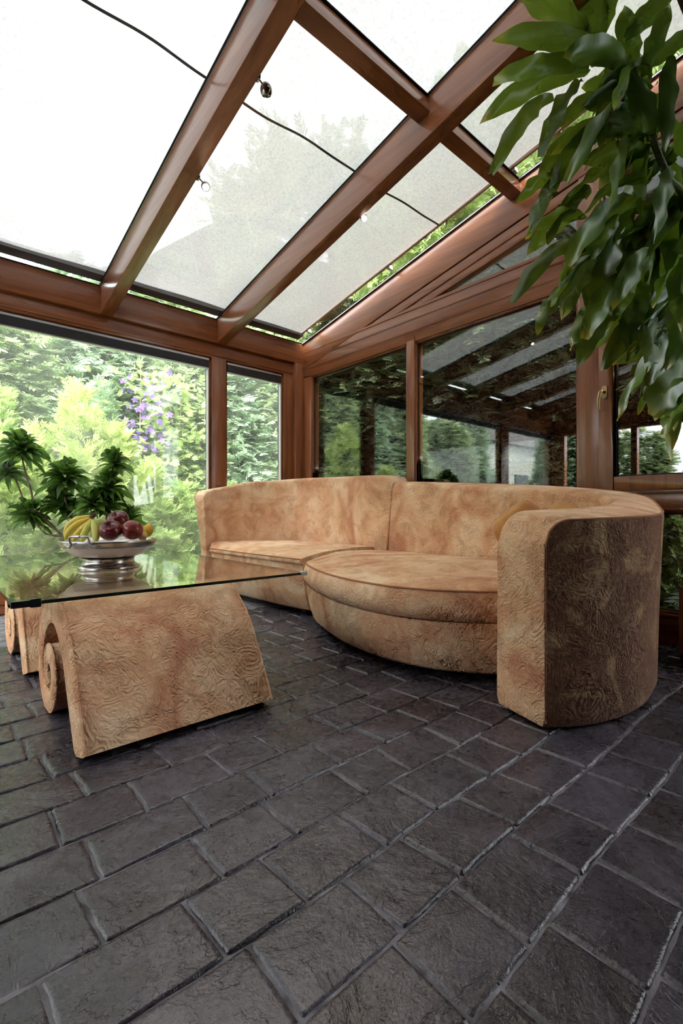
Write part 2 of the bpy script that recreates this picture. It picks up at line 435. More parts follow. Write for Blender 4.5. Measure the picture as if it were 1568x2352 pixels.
# ------------------------------------------------------------------ left (garden) wall
FY0, FY1 = 4.453, 4.56
wl = MB().box(XE, XW, FY0, FY1, 2.335, 2.477)
wl.box(XE, XW, FY0 + .012, FY1, 0, .085); wl.box(XE, XW, FY0 + .03, FY1, .085, .175)
wl.box(XE, XW, FY0 - .004, FY0 + .03, .078, .088)
wl.box(XE, XW, FY0 - .006, FY0 + .02, 2.36, 2.372)
o = wl.build('wall_left', WX, smooth=True, bevel=.003); tag(o, 'wooden frame of the garden side window wall', None, None, STR)
def post(i, x0, x1, y0, y1, z0, z1, label, par=None):
    o = MB().box(x0, x1, y0, y1, z0, z1).build('trim_%d' % i, WZ, smooth=True, bevel=.005)
    tag(o, label, None, None, STR); return o
post(14, 2.212, 2.372, FY0 - .004, 4.575, .08, 2.345, 'wooden post between the large and small garden windows')
post(15, -1.24, -.99, FY0 - .004, 4.575, .08, 2.345, 'wooden post of the garden wall outside the frame')
post(16, 3.215, XW, 4.408, 4.60, 0, 2.48, 'square wooden corner post where both window walls meet')
post(17, 3.085, 3.215, FY0, 4.57, .08, 2.345, 'recessed wooden jamb beside the corner post')
def garden_window(i, x0, x1, label):
    f = MB()
    zb, zt = .175, 2.335
    f.box(x0, x0 + .022, 4.478, 4.54, zb, zt); f.box(x1 - .022, x1, 4.478, 4.54, zb, zt)
    f.box(x0 + .022, x1 - .022, 4.478, 4.54, zb, zb + .022); f.box(x0 + .022, x1 - .022, 4.478, 4.54, zt - .012, zt)
    o = f.build('window_%d' % i, WX, smooth=True, bevel=.002); tag(o, label, None, None, STR)
    MB().box(x0 + .02, x1 - .02, 4.505, 4.525, zb + .02, zt - .01).build('pane', PANE, o)
    MB().box(x0 + .022, x1 - .022, 4.468, 4.50, zt - .105, zt - .03).build('blind_cassette', BLINDM, o)
    MB().box(x0 + .022, x1 - .022, 4.466, 4.50, zt - .03, zt - .012).build('head_rail', ALU, o)
    MB().box(x0 + .022, x1 - .022, 4.472, 4.50, zt - .118, zt - .105).build('bottom_bar', ALU, o)
    b = MB()
    b.box(x1 - .034, x1 - .022, 4.47, 4.503, zb + .022, zt - .118)
    b.build('glazing_bead', WHITEM, o)
    return o
garden_window(1, -.99, 2.212, 'large garden window with a raised dark blind')
garden_window(2, 2.372, 3.085, 'narrow garden window with a raised dark blind')
garden_window(8, XE, -1.24, 'garden window outside the frame')

# ------------------------------------------------------------------ right (hedge) wall
x0, x1 = XW, XW + .10
wr = MB()
wr.box(x0, x1, YH, 4.46, 2.314, 2.615)                                  # transom
wr.box(x0 + .02, x1, YH, 4.46, 0, .095); wr.box(x0 + .008, x1, YH, 4.46, .095, .165); wr.box(x0 - .01, x1, YH, 4.46, .165, .184)
o = wr.build('wall_right', WY, smooth=True, bevel=.003); tag(o, 'wooden frame of the hedge side window wall', None, None, STR)
g = MB()                                                                # board joints as shallow beads
for z in (2.405, 2.415, 2.512, 2.520): g.box(x0 - .0035, x0 + .002, YH, 4.42, z - .002, z + .002)
g.box(x0 - .006, x0 + .002, YH, 4.42, 2.60, 2.618)
g.build('board_bead', WY, o)
# sloping gable boards: proud upper board 0-.30 below glass, inner board to .445
def slope_board(i, d0, d1, xf, label, ya=4.43, yb=YH):
    p = [(xf, ya, zr(ya) - d0), (xf, yb, zr(yb) - d0), (xf, yb, zr(yb) - d1), (xf, ya, zr(ya) - d1)]
    o = MB().prism(p, (x1 - xf, 0, 0)).build('trim_%d' % i, WY, smooth=True, bevel=.004)
    return tag(o, label, None, None, STR)
o = slope_board(18, .0, .292, x0 - .004, 'broad sloping gable beam under the roof edge')
p0, p1 = Vector((x0 - .02, YB, zr(YB))), Vector((x0 - .02, YH, zr(YH)))
MB().prism([p0 + up * .001, p1 + up * .001, p1 + up * .008, p0 + up * .008], (.05, 0, 0)).build('gasket', GASKET, o)
MB().prism([p0 - up * .004, p1 - up * .004, p1 + up * .0015, p0 + up * .0015], (.01, 0, 0)).build('glazing_strip', ALU, o)
slope_board(19, .300, .378, x0 + .004, 'upper sloping board of the gable window frame')
slope_board(20, .378, .445, x0 + .012, 'lower sloping board of the gable window frame')
tri = MB().prism([(x0 + .006, 4.43, 2.60), (x0 + .006, 2.66, 2.60), (x0 + .006, 2.70, zr(2.70) - .40), (x0 + .006, 4.43, zr(4.43) - .25)], (.08, 0, 0)).build('trim_21', WY)
tag(tri, 'wooden infill at the narrow end of the gable', None, None, STR)
post(22, x0, x1, 1.217, 1.351, .10, zr(1.28) - .05, 'tall wooden post beside the window with the handle')
post(23, x0 - .002, x1, 2.768, 2.858, .16, 2.33, 'slim wooden mullion behind the sofa')
post(24, x0, x1, 4.27, 4.42, .16, 2.33, 'wooden jamb of the hedge side wall next to the corner post')
post(25, x0, x1, .05, .16, .10, 2.33, 'wooden post of the hedge wall hidden by the plant')
def side_window(i, ya, yb, za, zb, label, bead=.016):
    f = MB(); xa = x0 + .012
    f.box(xa, x1, ya, ya + bead, za, zb); f.box(xa, x1, yb - bead, yb, za, zb)
    f.box(xa, x1, ya + bead, yb - bead, za, za + bead); f.box(xa, x1, ya + bead, yb - bead, zb - bead, zb)
    o = f.build('window_%d' % i, WZ, smooth=True, bevel=.003); tag(o, label, None, None, STR)
    MB().box(x0 + .04, x0 + .052, ya + bead - .005, yb - bead + .005, za + bead - .005, zb - bead + .005).build('pane', PANE_R, o)
    g = MB()
    for (a, b, c, d) in ((ya + bead, ya + bead + .008, za + bead, zb - bead), (yb - bead - .008, yb - bead, za + bead, zb - bead)):
        g.box(x0 + .034, x0 + .04, a, b, c, d)
    g.box(x0 + .034, x0 + .04, ya + bead + .008, yb - bead - .008, za + bead, za + bead + .008)
    g.box(x0 + .034, x0 + .04, ya + bead + .008, yb - bead - .008, zb - bead - .008, zb - bead)
    g.build('gasket', GASKET, o)
    return o
side_window(3, 2.858, 4.27, .184, 2.314, 'dark window between corner and mullion above the sofa')
side_window(4, 1.351, 2.768, .184, 2.314, 'wide dark window right of the slim mullion')
side_window(5, .16, 1.217, .184, .80, 'low fixed window under the casement at the right')
# sloping gable light
ya, yb = 2.62, 1.351
tp = lambda y: zr(y) - .445
f = MB().prism([(x0 + .012, ya, 2.617), (x0 + .012, yb, 2.617), (x0 + .012, yb, 2.633), (x0 + .012, ya - .05, 2.633)], (.06, 0, 0))
f.prism([(x0 + .012, yb, 2.633), (x0 + .012, yb + .014, 2.633), (x0 + .012, yb + .014, tp(yb + .014)), (x0 + .012, yb, tp(yb))], (.06, 0, 0))
o = f.build('window_6', WY); tag(o, 'narrow triangular gable window below the roof slope', None, None, STR)
MB().prism([(x0 + .045, ya, 2.62), (x0 + .045, yb, 2.62), (x0 + .045, yb, tp(yb) + .01), (x0 + .045, ya, tp(ya) + .01)], (.01, 0, 0)).build('pane', PANE_R, o)
f2 = side_window(9, YH, 1.217, 2.63, 3.0, 'gable window strip hidden behind the leaves')
# casement with handle
ca = MB(); ya, yb, za, zb = .16, 1.217, .925, 2.314; xs = x0 - .018
ca.box(xs, x1 - .03, yb - .088, yb, za, zb); ca.box(xs, x1 - .03, ya, ya + .088, za, zb)
ca.box(xs, x1 - .03, ya + .088, yb - .088, za, za + .088); ca.box(xs, x1 - .03, ya + .088, yb - .088, zb - .08, zb)
o = ca.build('window_7', WZ, smooth=True, bevel=.006); tag(o, 'wooden casement window with a brass handle', None, None, STR)
MB().box(x0 + .025, x0 + .037, ya + .08, yb - .08, za + .08, zb - .07).build('pane', PANE_R, o)
gs = MB(); gs.box(x0 + .016, x0 + .025, yb - .098, yb - .088, za + .088, zb - .08); gs.box(x0 + .016, x0 + .025, ya + .088, yb - .098, za + .088, za + .097)
gs.build('gasket', GASKET, o)
h = MB(); hy, hz = 1.178, 1.566                                       # handle: rosette, neck, lever
h.prism([(xs, hy + .017 * math.cos(a), hz + (.018 if math.sin(a) >= 0 else -.030) + .017 * math.sin(a)) for a in [2 * PI * k / 20 for k in range(20)]], (-.010, 0, 0))
h.tube([(xs - .008, hy, hz - .004), (xs - .045, hy, hz - .004), (xs - .054, hy + .008, hz - .012), (xs - .058, hy + .016, hz - .05), (xs - .056, hy + .018, hz - .09), (xs - .05, hy + .016, hz - .122)],
       [.009, .009, .0095, .0095, .0095, .007], 12)
h.build('handle', BRASS, o, smooth=True, angle=50)
# rail under the casement
rl = MB(); rl.box(x0, x1, .16, 1.217, .80, .90); rl.box(x0 - .008, x1, .16, 1.217, .90, .925); rl.box(x0 - .012, x1, .16, 1.217, .80, .812)
o = rl.build('trim_26', WY, smooth=True, bevel=.004); tag(o, 'wooden rail under the casement window', None, None, STR)

# ------------------------------------------------------------------ house side and far end (behind the camera)
HOUSE = simple('brown_render', (.035, .024, .018), .9)  # unseen house wall kept dark so little light reaches the arm side
o = MB().box(XE - .1, XW + .1, YH - .15, YH, 0, zr(YH) + .1).build('wall_back', HOUSE); tag(o, 'plain brown house wall behind the viewer', None, None, STR)
o = MB().box(XE - .12, XE, YH, 4.6, 0, .5).box(XE - .12, XE, YH, 4.6, 2.3, 2.62).box(XE - .12, XE, YH, 1.3, .5, 2.3).box(XE - .12, XE, 2.9, 3.0, .5, 2.3).box(XE - .12, XE, 4.2, 4.6, .5, 2.3).box(XE - .12, XE, YH, 4.4, 2.6, 3.6).build('wall_end', WY)  # end openings widened to let sky light reach the sofa arm front
tag(o, 'low wooden end wall outside the frame', None, None, STR)

# ------------------------------------------------------------------ spotlights on the rafters
BULB = (lambda t: (lambda e: (setattr(e.inputs['Color'], 'default_value', (1, .78, .48, 1)), setattr(e.inputs['Strength'], 'default_value', 60), t.done(e))[-1])(t.n('Emission')))(NT('lamp_glow'))
LENS = simple('lamp_lens', (.35, .37, .22), .08, .6)
def spot(px, py, xr, face, lit, label, r=.030):
    # hangs beside the rafter's lower edge at x = xr
    t = 3.0
    a = (px - CX) / FPX; dx = FW[0] + a * RT[0]
    p = at(px, py, (xr + .05) / dx)
    d = Vector(face).normalized()
    th = empty('spotlight', p, label, 'lamp', 'eyeball spotlights on the rafters')
    u = d.orthogonal().normalized(); w = d.cross(u)
    prof = []
    for k in range(13):
        an = PI * k / 16
        prof.append((r * math.sin(an), -r * math.cos(an) * 1.15))
    prof.append((r * .70, r * .68)); prof.append((r * .66, r * .55)); prof.append((r * .0, r * .45))
    def lat(prof, seg=24):
        m = MB(); vs = []; fs = []
        for rr, hh in prof:
            for k in range(seg):
                an = 2 * PI * k / seg; q = p + d * hh + (u * math.cos(an) + w * math.sin(an)) * rr
                vs.append(q)
        for i in range(len(prof) - 1):
            for k in range(seg):
                fs.append((i * seg + k, i * seg + (k + 1) % seg, (i + 1) * seg + (k + 1) % seg, (i + 1) * seg + k))
        return m.add(vs, fs)
    lat(prof).build('housing', CHROME, th, smooth=True, angle=60)
    lat([(0, r * .62), (r * .5, r * .64), (r * .66, r * .6), (r * .68, r * .5), (0, r * .5)]).build('bulb', BULB if lit else LENS, th, smooth=True)
    if lit:
        ld = bpy.data.lights.new('spot_beam', 'SPOT'); ld.energy = 14; ld.color = (1, .84, .66); ld.spot_size = math.radians(150); ld.spot_blend = 1; ld.shadow_soft_size = .018
        lo = bpy.data.objects.new('spot_beam', ld); C.objects.link(lo); lo.parent = th; lo.location = d * (r * .8); lo.rotation_euler = d.to_track_quat('-Z', 'Y').to_euler()
    MB().tube([p - Vector((.012, 0, -.012)), Vector((xr + .012, p.y, p.z + .028)), Vector((xr - .004, p.y, p.z + .034))], .0045, 10).build('arm', CHROME, th, smooth=True)
    MB().tube([Vector((xr + .006, p.y, p.z + .034)), Vector((xr - .004, p.y, p.z + .034))], .02, 20).build('mounting_plate', CHROME, th, smooth=True)
    return th
spot(611, 207, 1.27, (.25, .25, -.9), False, 'unlit chrome spotlight, highest of the two on the left rafter')
spot(472, 428, 1.27, (-.25, -.65, -.7), True, 'glowing chrome spotlight, lower of the two on the left rafter', .027)
spot(835, 500, 2.35, (-.35, -.6, -.72), True, 'glowing chrome spotlight on the right rafter', .027)

# ------------------------------------------------------------------ shade cloth above the roof
aw = empty('awning', (0, 4.2, zr(4.2) + .1), 'white textile sun awning stretched above the glass roof', 'awning')
dz = .05
def rp(x, y, d): return Vector((x, y, zr(y))) + up * d
ys_ = np.linspace(4.30, .6, 60)
V = []; Q = []; nx = 80
for y in ys_:
    for j in range(nx + 1):
        x = XE + (3.235 - XE) * j / nx
        sag = .006 * math.sin(x * 2.1 + y) + .004 * math.sin(x * 7 + y * 3)
        V.append(rp(x, y, dz + sag))
for i in range(len(ys_) - 1):
    for j in range(nx):
        a = i * (nx + 1) + j; Q.append((a, a + 1, a + nx + 2, a + nx + 1))
V = np.array([tuple(v) for v in V]) - np.array(aw.location)
np_mesh('cloth', V, np.array(Q), CLOTH, aw, True)
m = MB(); prev = None
for j in range(161):                                                     # wavy welded seam
    x = XE + (3.235 - XE) * j / 160; y = 2.42 + .008 * math.sin(x * 5.5) + .004 * math.sin(x * 13)
    sag = .006 * math.sin(x * 2.1 + y) + .004 * math.sin(x * 7 + y * 3)
    cur = [rp(x, y - .008, dz + sag - .004), rp(x, y + .008, dz + sag - .004)]
    if prev: m.add(prev + cur, [(0, 1, 3, 2)])
    prev = cur
m.build('seam', SEAM_M, aw)
HEM = simple('hem_bar', (.10, .10, .10), .6)
m = MB().prism([rp(XE, 4.285, dz - .035), rp(XE, 4.38, dz - .035), rp(XE, 4.38, dz + .02), rp(XE, 4.285, dz + .02)], (3.235 - XE, 0, 0)); m.build('hem_bar', HEM, aw)
m = MB().prism([rp(3.215, 4.36, dz - .012), rp(3.235, 4.36, dz - .012), rp(3.235, 4.36, dz + .012), rp(3.215, 4.36, dz + .012)], rp(0, YH, 0) - rp(0, 4.36, 0))
m.build('side_rail', simple('copper_brown_rail', (.30, .19, .13), .5), aw)
BRK = simple('bracket_white', (.75, .70, .66), .5)
for y in (4.2, 2.98, 1.75, .6):
    MB().prism([rp(3.236, y, .022), rp(3.285, y, .022), rp(3.285, y, dz + .01), rp(3.236, y, dz + .01)], (0, .035, 0)).build('bracket', BRK, aw)

# ------------------------------------------------------------------ coffee table
tb = empty('coffee_table', (.85, 2.6, 0), 'low glass coffee table on two scroll legs covered in tan velvet', 'table')
prof = [(1.690, .002, .058), (1.735, .075, .064), (1.79, .165, .067), (1.865, .285, .066), (1.955, .375, .060), (2.07, .422, .052), (2.19, .402, .051), (2.285, .33, .049), (2.335, .225, .046),
        (2.325, .12, .044), (2.265, .058, .044), (2.18, .046, .042), (2.11, .085, .040), (2.085, .15, .038), (2.11, .212, .038), (2.17, .237, .036),
        (2.226, .212, .033), (2.236, .162, .030), (2.208, .132, .026), (2.178, .145, .02)]
def scroll_leg(xa, xb, dy, lab2):
    cv = catmull(prof, 120)
    L, R = [], []
    for i in range(len(cv)):
        d = cv[min(i + 1, 119), :2] - cv[max(i - 1, 0), :2]; d /= np.linalg.norm(d)
        n = np.array([-d[1], d[0]]); c = cv[i, :2]; r = cv[i, 2]
        L.append(c + n * r); R.append(c - n * r)
    for s in (L, R):
        for q in s: q[1] = max(q[1], .002)
    m = MB(); N = len(cv)
    xs_ = [(xa, .012), (xa + .004, .004), (xa + .014, 0), (xb - .014, 0), (xb - .004, .004), (xb, .012)]
    rings = []
    for x, ins in xs_:
        row = []
        for i in range(N):
            c = cv[i, :2]
            fl = 1 - ins / max(cv[i, 2], .02)
            row.append((c + (L[i] - c) * fl, c + (R[i] - c) * fl))
        rings.append(row)
    vs = []; 
    for row, (x, ins) in zip(rings, xs_):
        for l, r in row: vs.append((x, l[0] + dy, l[1])); vs.append((x, r[0] + dy, r[1]))
    M = 2 * N; fs = []
    for k in range(len(xs_) - 1):
        for i in range(N - 1):
            a = k * M + 2 * i
            fs.append((a, a + 2, a + 2 + M, a + M)); fs.append((a + 1, a + 1 + M, a + 3 + M, a + 3))
        fs.append((k * M, k * M + M, k * M + M + 1, k * M + 1)); e = k * M + M - 2; fs.append((e, e + 1, e + M + 1, e + M))
    for k in (0, len(xs_) - 1):
        for i in range(N - 1):
            a = k * M + 2 * i; fs.append((a, a + 1, a + 3, a + 2))
    leg = m.add(vs, fs).build('scroll_leg', VELVET, tb, smooth=True, angle=50)
    for x in (xa + .006, xb - .006):
        for S in (L, R):
            p = MB().tube([(x, S[i][0] + dy, max(S[i][1], .006)) for i in range(N)], .0042, 6)
            p.build('piping', VELVET, leg, smooth=True)
scroll_leg(.385, 1.085, 0, 'front'); scroll_leg(.385, 1.085, 1.03, 'rear')
GX0, GX1, GY0, GY1, GZ0, GZ1 = .243, 1.47, 1.932, 4.02, .4755, .4875
m = MB().box(GX0, GX1, GY0, GY1, GZ0, GZ1)
gt = MB().add([(GX0, GY0, GZ1), (GX1, GY0, GZ1), (GX1, GY1, GZ1), (GX0, GY1, GZ1), (GX0, GY0, GZ0), (GX1, GY0, GZ0), (GX1, GY1, GZ0), (GX0, GY1, GZ0)], [(0, 1, 2, 3), (7, 6, 5, 4)]).build('glass_top', TABLEG, tb)
ed = MB(); e = .004
ed.box(GX0 - e, GX1 + e, GY0 - e, GY0, GZ0, GZ1); ed.box(GX0 - e, GX1 + e, GY1, GY1 + e, GZ0, GZ1)
ed.box(GX0 - e, GX0, GY0, GY1, GZ0, GZ1); ed.box(GX1, GX1 + e, GY0, GY1, GZ0, GZ1)
ed.build('polished_edge', GLASS_EDGE, gt)
cg = MB()
cg.box(GX0 - .010, GX0 + .075, GY0 - .010, GY0 + .012, GZ0 - .006, GZ1 + .006); cg.box(GX0 - .010, GX0 + .012, GY0 + .012, GY0 + .075, GZ0 - .006, GZ1 + .006)
cg.box(GX0 + .045, GX0 + .079, GY0 - .013, GY0 + .016, GZ0 - .009, GZ1 + .010)
o = cg.build('corner_guard', BLACKP, tb, smooth=True, bevel=.005)
CLEARP = simple('clear_bumper', (.55, .58, .57), .15)
MB().box(GX1 - .03, GX1 + .008, GY0 - .008, GY0 + .01, GZ0 - .004, GZ1 + .004).box(GX1 - .01, GX1 + .008, GY0 + .01, GY0 + .03, GZ0 - .004, GZ1 + .004).build('corner_bumper', CLEARP, tb, smooth=True, bevel=.003)

# ------------------------------------------------------------------ sofa
sf = empty('sofa', (2.4, 2.5, 0), 'large curved sectional sofa in embossed tan velvet along the windows', 'sofa')
# stations of the back: inner bottom xy, outer bottom xy, crest z, inner lean, outer flare
def back_shell(inner, outer, crest, lean, flare, n, end0, end1, zb, name, end_r=.035, tilt=None, outer_mat=None):
    I = catmull(inner, n); O4 = catmull([(*p, c_, t_) for p, c_, t_ in zip(outer, crest, tilt or [0] * len(outer))], n)
    O = O4[:, :2]; cz = O4[:, 2]; tzs = O4[:, 3]
    le = np.interp(np.linspace(0, 1, n), np.linspace(0, 1, len(lean)), lean); fl = np.interp(np.linspace(0, 1, n), np.linspace(0, 1, len(flare)), flare)
    dist = np.concatenate([[0], np.cumsum(np.linalg.norm(np.diff((I + O) / 2, axis=0), axis=1))])
    m = MB(); rings = []; edge = []
    for i in range(n):
        d = O[i] - I[i]; w = np.linalg.norm(d); d = d / w
        z = cz[i]
        for dd, r in ((dist[i], end0), (dist[-1] - dist[i], end1)):
            if r and dd < r: z -= r - math.sqrt(max(r * r - (r - dd) ** 2, 0))
        it = I[i] + d * le[i]; ot = O[i] + d * fl[i]; wt = np.linalg.norm(ot - it); rr = min(.035 + (end_r - .035) * max(0, 1 - dist[i] / .9), wt * .35)
        def P(q, zz): return (q[0], q[1], zz)
        ro = .014; tz = tzs[i]
        ring = [P(I[i] + d * .012, zb), P(I[i], zb + .03)]
        for f in (.25, .5, .75): ring.append(P(I[i] + (it - I[i]) * (f ** 1.3), zb + (z - rr - zb) * f))
        for a in (0, 18, 36, 54, 72, 90):
            an = math.radians(a); ring.append(P(it + d * rr * (1 - math.cos(an)), z + tz - rr + rr * math.sin(an)))
        for f in (.35, .65): ring.append(P(it + d * (rr + (wt - rr - ro) * f), z + tz * (1 - f) + .004))
        for a in (90, 60, 30, 0):
            an = math.radians(a); ring.append(P(ot - d * ro * (1 - math.cos(an)), z - ro + ro * math.sin(an)))
        edge.append(P(ot - d * .004, z - .003))
        for f in (.75, .5, .25): ring.append(P(O[i] + (ot - O[i]) * (f ** 1.5), zb + (z - ro - zb) * f))
        ring += [P(O[i], zb + .03), P(O[i] - d * .012, zb)]
        rings.append(ring)
    # softly rounded ends
    def inset(ring, vec, ins):
        c = np.mean(np.array(ring), axis=0); out = []
        for q in ring:
            q = np.array(q); e = q - c; L = np.linalg.norm(e); out.append(tuple(q - e / L * ins + vec))
        return out
    t0 = np.append((I[0] + O[0] - I[1] - O[1]) / 2, 0); t0 /= np.linalg.norm(t0)
    t1 = np.append((I[-1] + O[-1] - I[-2] - O[-2]) / 2, 0); t1 /= np.linalg.norm(t1)
    rings = [inset(rings[0], t0 * .008, .012), inset(rings[0], t0 * .006, .004)] + rings + [inset(rings[-1], t1 * .006, .004), inset(rings[-1], t1 * .008, .012)]
    m.loft(rings)
    o = m.build(name, VELVET, sf, smooth=True, angle=55)
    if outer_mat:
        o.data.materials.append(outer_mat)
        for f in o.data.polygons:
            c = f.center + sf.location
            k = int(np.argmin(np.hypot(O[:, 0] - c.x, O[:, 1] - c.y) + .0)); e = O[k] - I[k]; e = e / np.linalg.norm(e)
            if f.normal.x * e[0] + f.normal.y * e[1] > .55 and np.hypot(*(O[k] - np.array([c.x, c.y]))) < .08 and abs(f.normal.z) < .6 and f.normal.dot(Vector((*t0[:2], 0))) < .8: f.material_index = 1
    d0 = (O[0] - I[0]) / np.linalg.norm(O[0] - I[0])
    low = [(O[0][0] - d0[0] * .004, O[0][1] - d0[1] * .004, zz) for zz in np.linspace(zb + .02, edge[0][2] - .03, 8)]
    MB().tube((low if tilt else []) + edge, .0042, 6).build('piping', PIPE_M, o, smooth=True)
    return o, rings
# right piece: arm front end -> round the corner -> along the windows -> seam
inR = [(1.776, 1.036), (1.97, .955), (2.2, .893), (2.42, .872), (2.60, .93), (2.74, 1.12), (2.81, 1.45), (2.84, 1.9), (2.85, 2.3), (2.852, 2.672)]
ouR = [(1.693, .796), (1.85, .695), (2.055, .637), (2.30, .632), (2.60, .70), (2.88, .87), (3.03, 1.15), (3.08, 1.55), (3.10, 2.05), (3.10, 2.672)]
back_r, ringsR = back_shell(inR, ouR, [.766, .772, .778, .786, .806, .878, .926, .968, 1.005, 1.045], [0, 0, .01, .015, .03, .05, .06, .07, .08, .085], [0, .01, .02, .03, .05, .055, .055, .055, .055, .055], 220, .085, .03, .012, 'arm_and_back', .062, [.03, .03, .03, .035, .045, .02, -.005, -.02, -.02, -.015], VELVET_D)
tag(back_r, None)
inL = [(2.852, 2.684), (2.875, 2.95), (2.93, 3.25), (2.955, 3.55), (2.90, 3.88), (2.72, 4.10), (2.45, 4.20), (2.25, 4.225), (2.06, 4.235)]
ouL = [(3.10, 2.684), (3.14, 2.95), (3.17, 3.3), (3.17, 3.65), (3.10, 4.03), (2.90, 4.23), (2.55, 4.315), (2.28, 4.325), (2.05, 4.325)]
back_l, ringsL = back_shell(inL, ouL, [1.085, 1.105, 1.118, 1.125, 1.13, 1.115, 1.085, 1.03, .985], [.085, .085, .085, .08, .07, .06, .055, .05, .05], [.05, .04, .03, .03, .02, .06, .10, .13, .14], 80, .05, .035, .30, 'backrest')
# cushions
def cushion(front, back, zf, zt, zc, zbm, n, name, bulge=.03, mf=12):
    F = catmull(front, n); B = catmull(back, n); rings = []
    pip = []
    for i in range(n):
        d = F[i] - B[i]; w = np.linalg.norm(d); d = d / max(w, 1e-4)
        ring = [(B[i][0], B[i][1], zbm), (B[i][0], B[i][1], zt - .04)]
        for k in range(mf):
            f = k / (mf - 1); q = B[i] + d * w * f
            crown = zt + (zc - zt) * math.sin(PI * min(1, f * 1.0)) ** .8
            z = (1 - f ** 3) * crown + f ** 3 * zf
            z += .004 * math.sin(q[0] * 9 + q[1] * 7) * math.sin(f * PI)
            ring.append((q[0], q[1], z))
        pip.append((F[i][0] + d[0] * .003, F[i][1] + d[1] * .003, zf - .002))
        for f, b in ((.2, .55), (.45, 1), (.7, .85), (.9, .3)):
            q = F[i] + d * bulge * b; ring.append((q[0], q[1], zf + (zbm - zf) * f))
        q = F[i] - d * .02; ring.append((q[0], q[1], zbm))
        rings.append(ring)
    o = MB().loft(rings).build(name, VELVET, sf, smooth=True, angle=60)
    MB().tube(pip, .005, 8).build('piping', PIPE_M, o, smooth=True)
    return o
frR = [(2.06, .95), (2.02, 1.10), (1.90, 1.22), (1.79, 1.38), (1.728, 1.57), (1.722, 1.80), (1.765, 2.05), (1.86, 2.32), (1.98, 2.57), (2.10, 2.735), (2.24, 2.80)]
bkR = [(2.42, .895), (2.60, .955), (2.74, 1.14), (2.80, 1.38), (2.82, 1.7), (2.84, 2.0), (2.85, 2.2), (2.855, 2.4), (2.855, 2.55), (2.80, 2.72), (2.62, 2.80)]
cushion(frR, bkR, .432, .476, .486, .284, 70, 'seat_cushion')
frL = [(2.08, 4.22), (2.072, 4.0), (2.07, 3.7), (2.075, 3.4), (2.085, 3.1), (2.10, 2.82)]
bkL = [(2.13, 4.232), (2.55, 4.18), (2.86, 3.92), (2.94, 3.55), (2.905, 3.2), (2.86, 2.82)]
cushion(frL, bkL, .442, .495, .505, .40, 60, 'seat_cushion', .008)
# bases
def base(front, back, z0, z1, n, name, fl=.0):
    F = catmull(front, n); B = catmull(back, n); rings = []
    for i in range(n):
        d = F[i] - B[i]; d = d / max(np.linalg.norm(d), 1e-4)
        f0 = F[i] - d * .055; f1 = F[i] - d * .004
        rings.append([(B[i][0], B[i][1], z0), (B[i][0], B[i][1], z1), (f1[0], f1[1], z1), (f1[0], f1[1], z1 - .06), ((f0[0] * .4 + f1[0] * .6), (f0[1] * .4 + f1[1] * .6), (z0 + z1) * .42), (f0[0], f0[1], z0 + .015), (f0[0] - d[0] * .02, f0[1] - d[1] * .02, z0)])
    return MB().loft(rings).build(name, VELVET, sf, smooth=True, angle=50)
base(frR, bkR, .042, .283, 70, 'seat_base')
base([(2.09, 4.22), (2.08, 4.0), (2.075, 3.7), (2.08, 3.4), (2.09, 3.1), (2.12, 2.82)], bkL, .05, .40, 60, 'seat_base')
b = MB()
cvr = catmull([(2.3, 1.05), (2.0, 1.5), (2.05, 2.0), (2.35, 2.6)], 4)
for (x, y) in ((2.25, 1.2), (2.1, 1.75), (2.3, 2.4), (2.6, 1.3), (2.7, 2.3)):
    MB().box(x - .03, x + .03, y - .03, y + .03, 0.002, .044).build('foot', DARKW, sf)
for (x, y) in ((2.3, 3.0), (2.25, 4.05), (2.8, 3.2), (2.75, 3.8)):
    MB().box(x - .03, x + .03, y - .03, y + .03, 0.002, .052).build('foot', DARKW, sf)
# outer lower shell of the left piece down to the floor
bs = []
I = catmull(ouL, 50); J = catmull(inL, 50)
for i in range(50):
    a = I[i]; c = I[i] + (J[i] - I[i]) * .5
    bs.append([(a[0], a[1], .03), (a[0], a[1], .305), (c[0], c[1], .305), (c[0], c[1], .03)])
MB().loft(bs).build('lower_back', VELVET, sf, smooth=True)
# throw pillows
def pillow(c, size, thick, rot, label):
    bm = bmesh.new(); bmesh.ops.create_cube(bm, size=2); bmesh.ops.subdivide_edges(bm, edges=bm.edges, cuts=9, use_grid_fill=True)
    for v in bm.verts:
        x, y, z = v.co
        e = (1 - abs(x) ** 2.5) * (1 - abs(z) ** 2.5); rd = 1 - .17 * (x * z) ** 2
        yy = y * (max(e, 0) ** .55) if abs(y) > .01 else 0
        v.co = (x * rd * size / 2, yy * thick / 2, z * rd * size / 2)
    bmesh.ops.remove_doubles(bm, verts=bm.verts, dist=.0005)
    me = bpy.data.meshes.new('throw_pillow'); bm.to_mesh(me); bm.free(); me.shade_smooth(); me.materials.append(PILLOW_M)
    o = bpy.data.objects.new('throw_pillow', me); C.objects.link(o); o.location = c; o.rotation_euler = rot
    return tag(o, label, 'pillow', 'throw pillows in the sofa corner')
pillow((2.66, 1.385, .662), .345, .16, (math.radians(-14), math.radians(34), math.radians(88)), 'orange tan throw pillow leaning on the sofa back, left of the two')
pillow((2.55, 1.08, .685), .33, .15, (math.radians(-10), math.radians(-8), math.radians(52)), 'orange tan throw pillow in the sofa corner behind the arm')

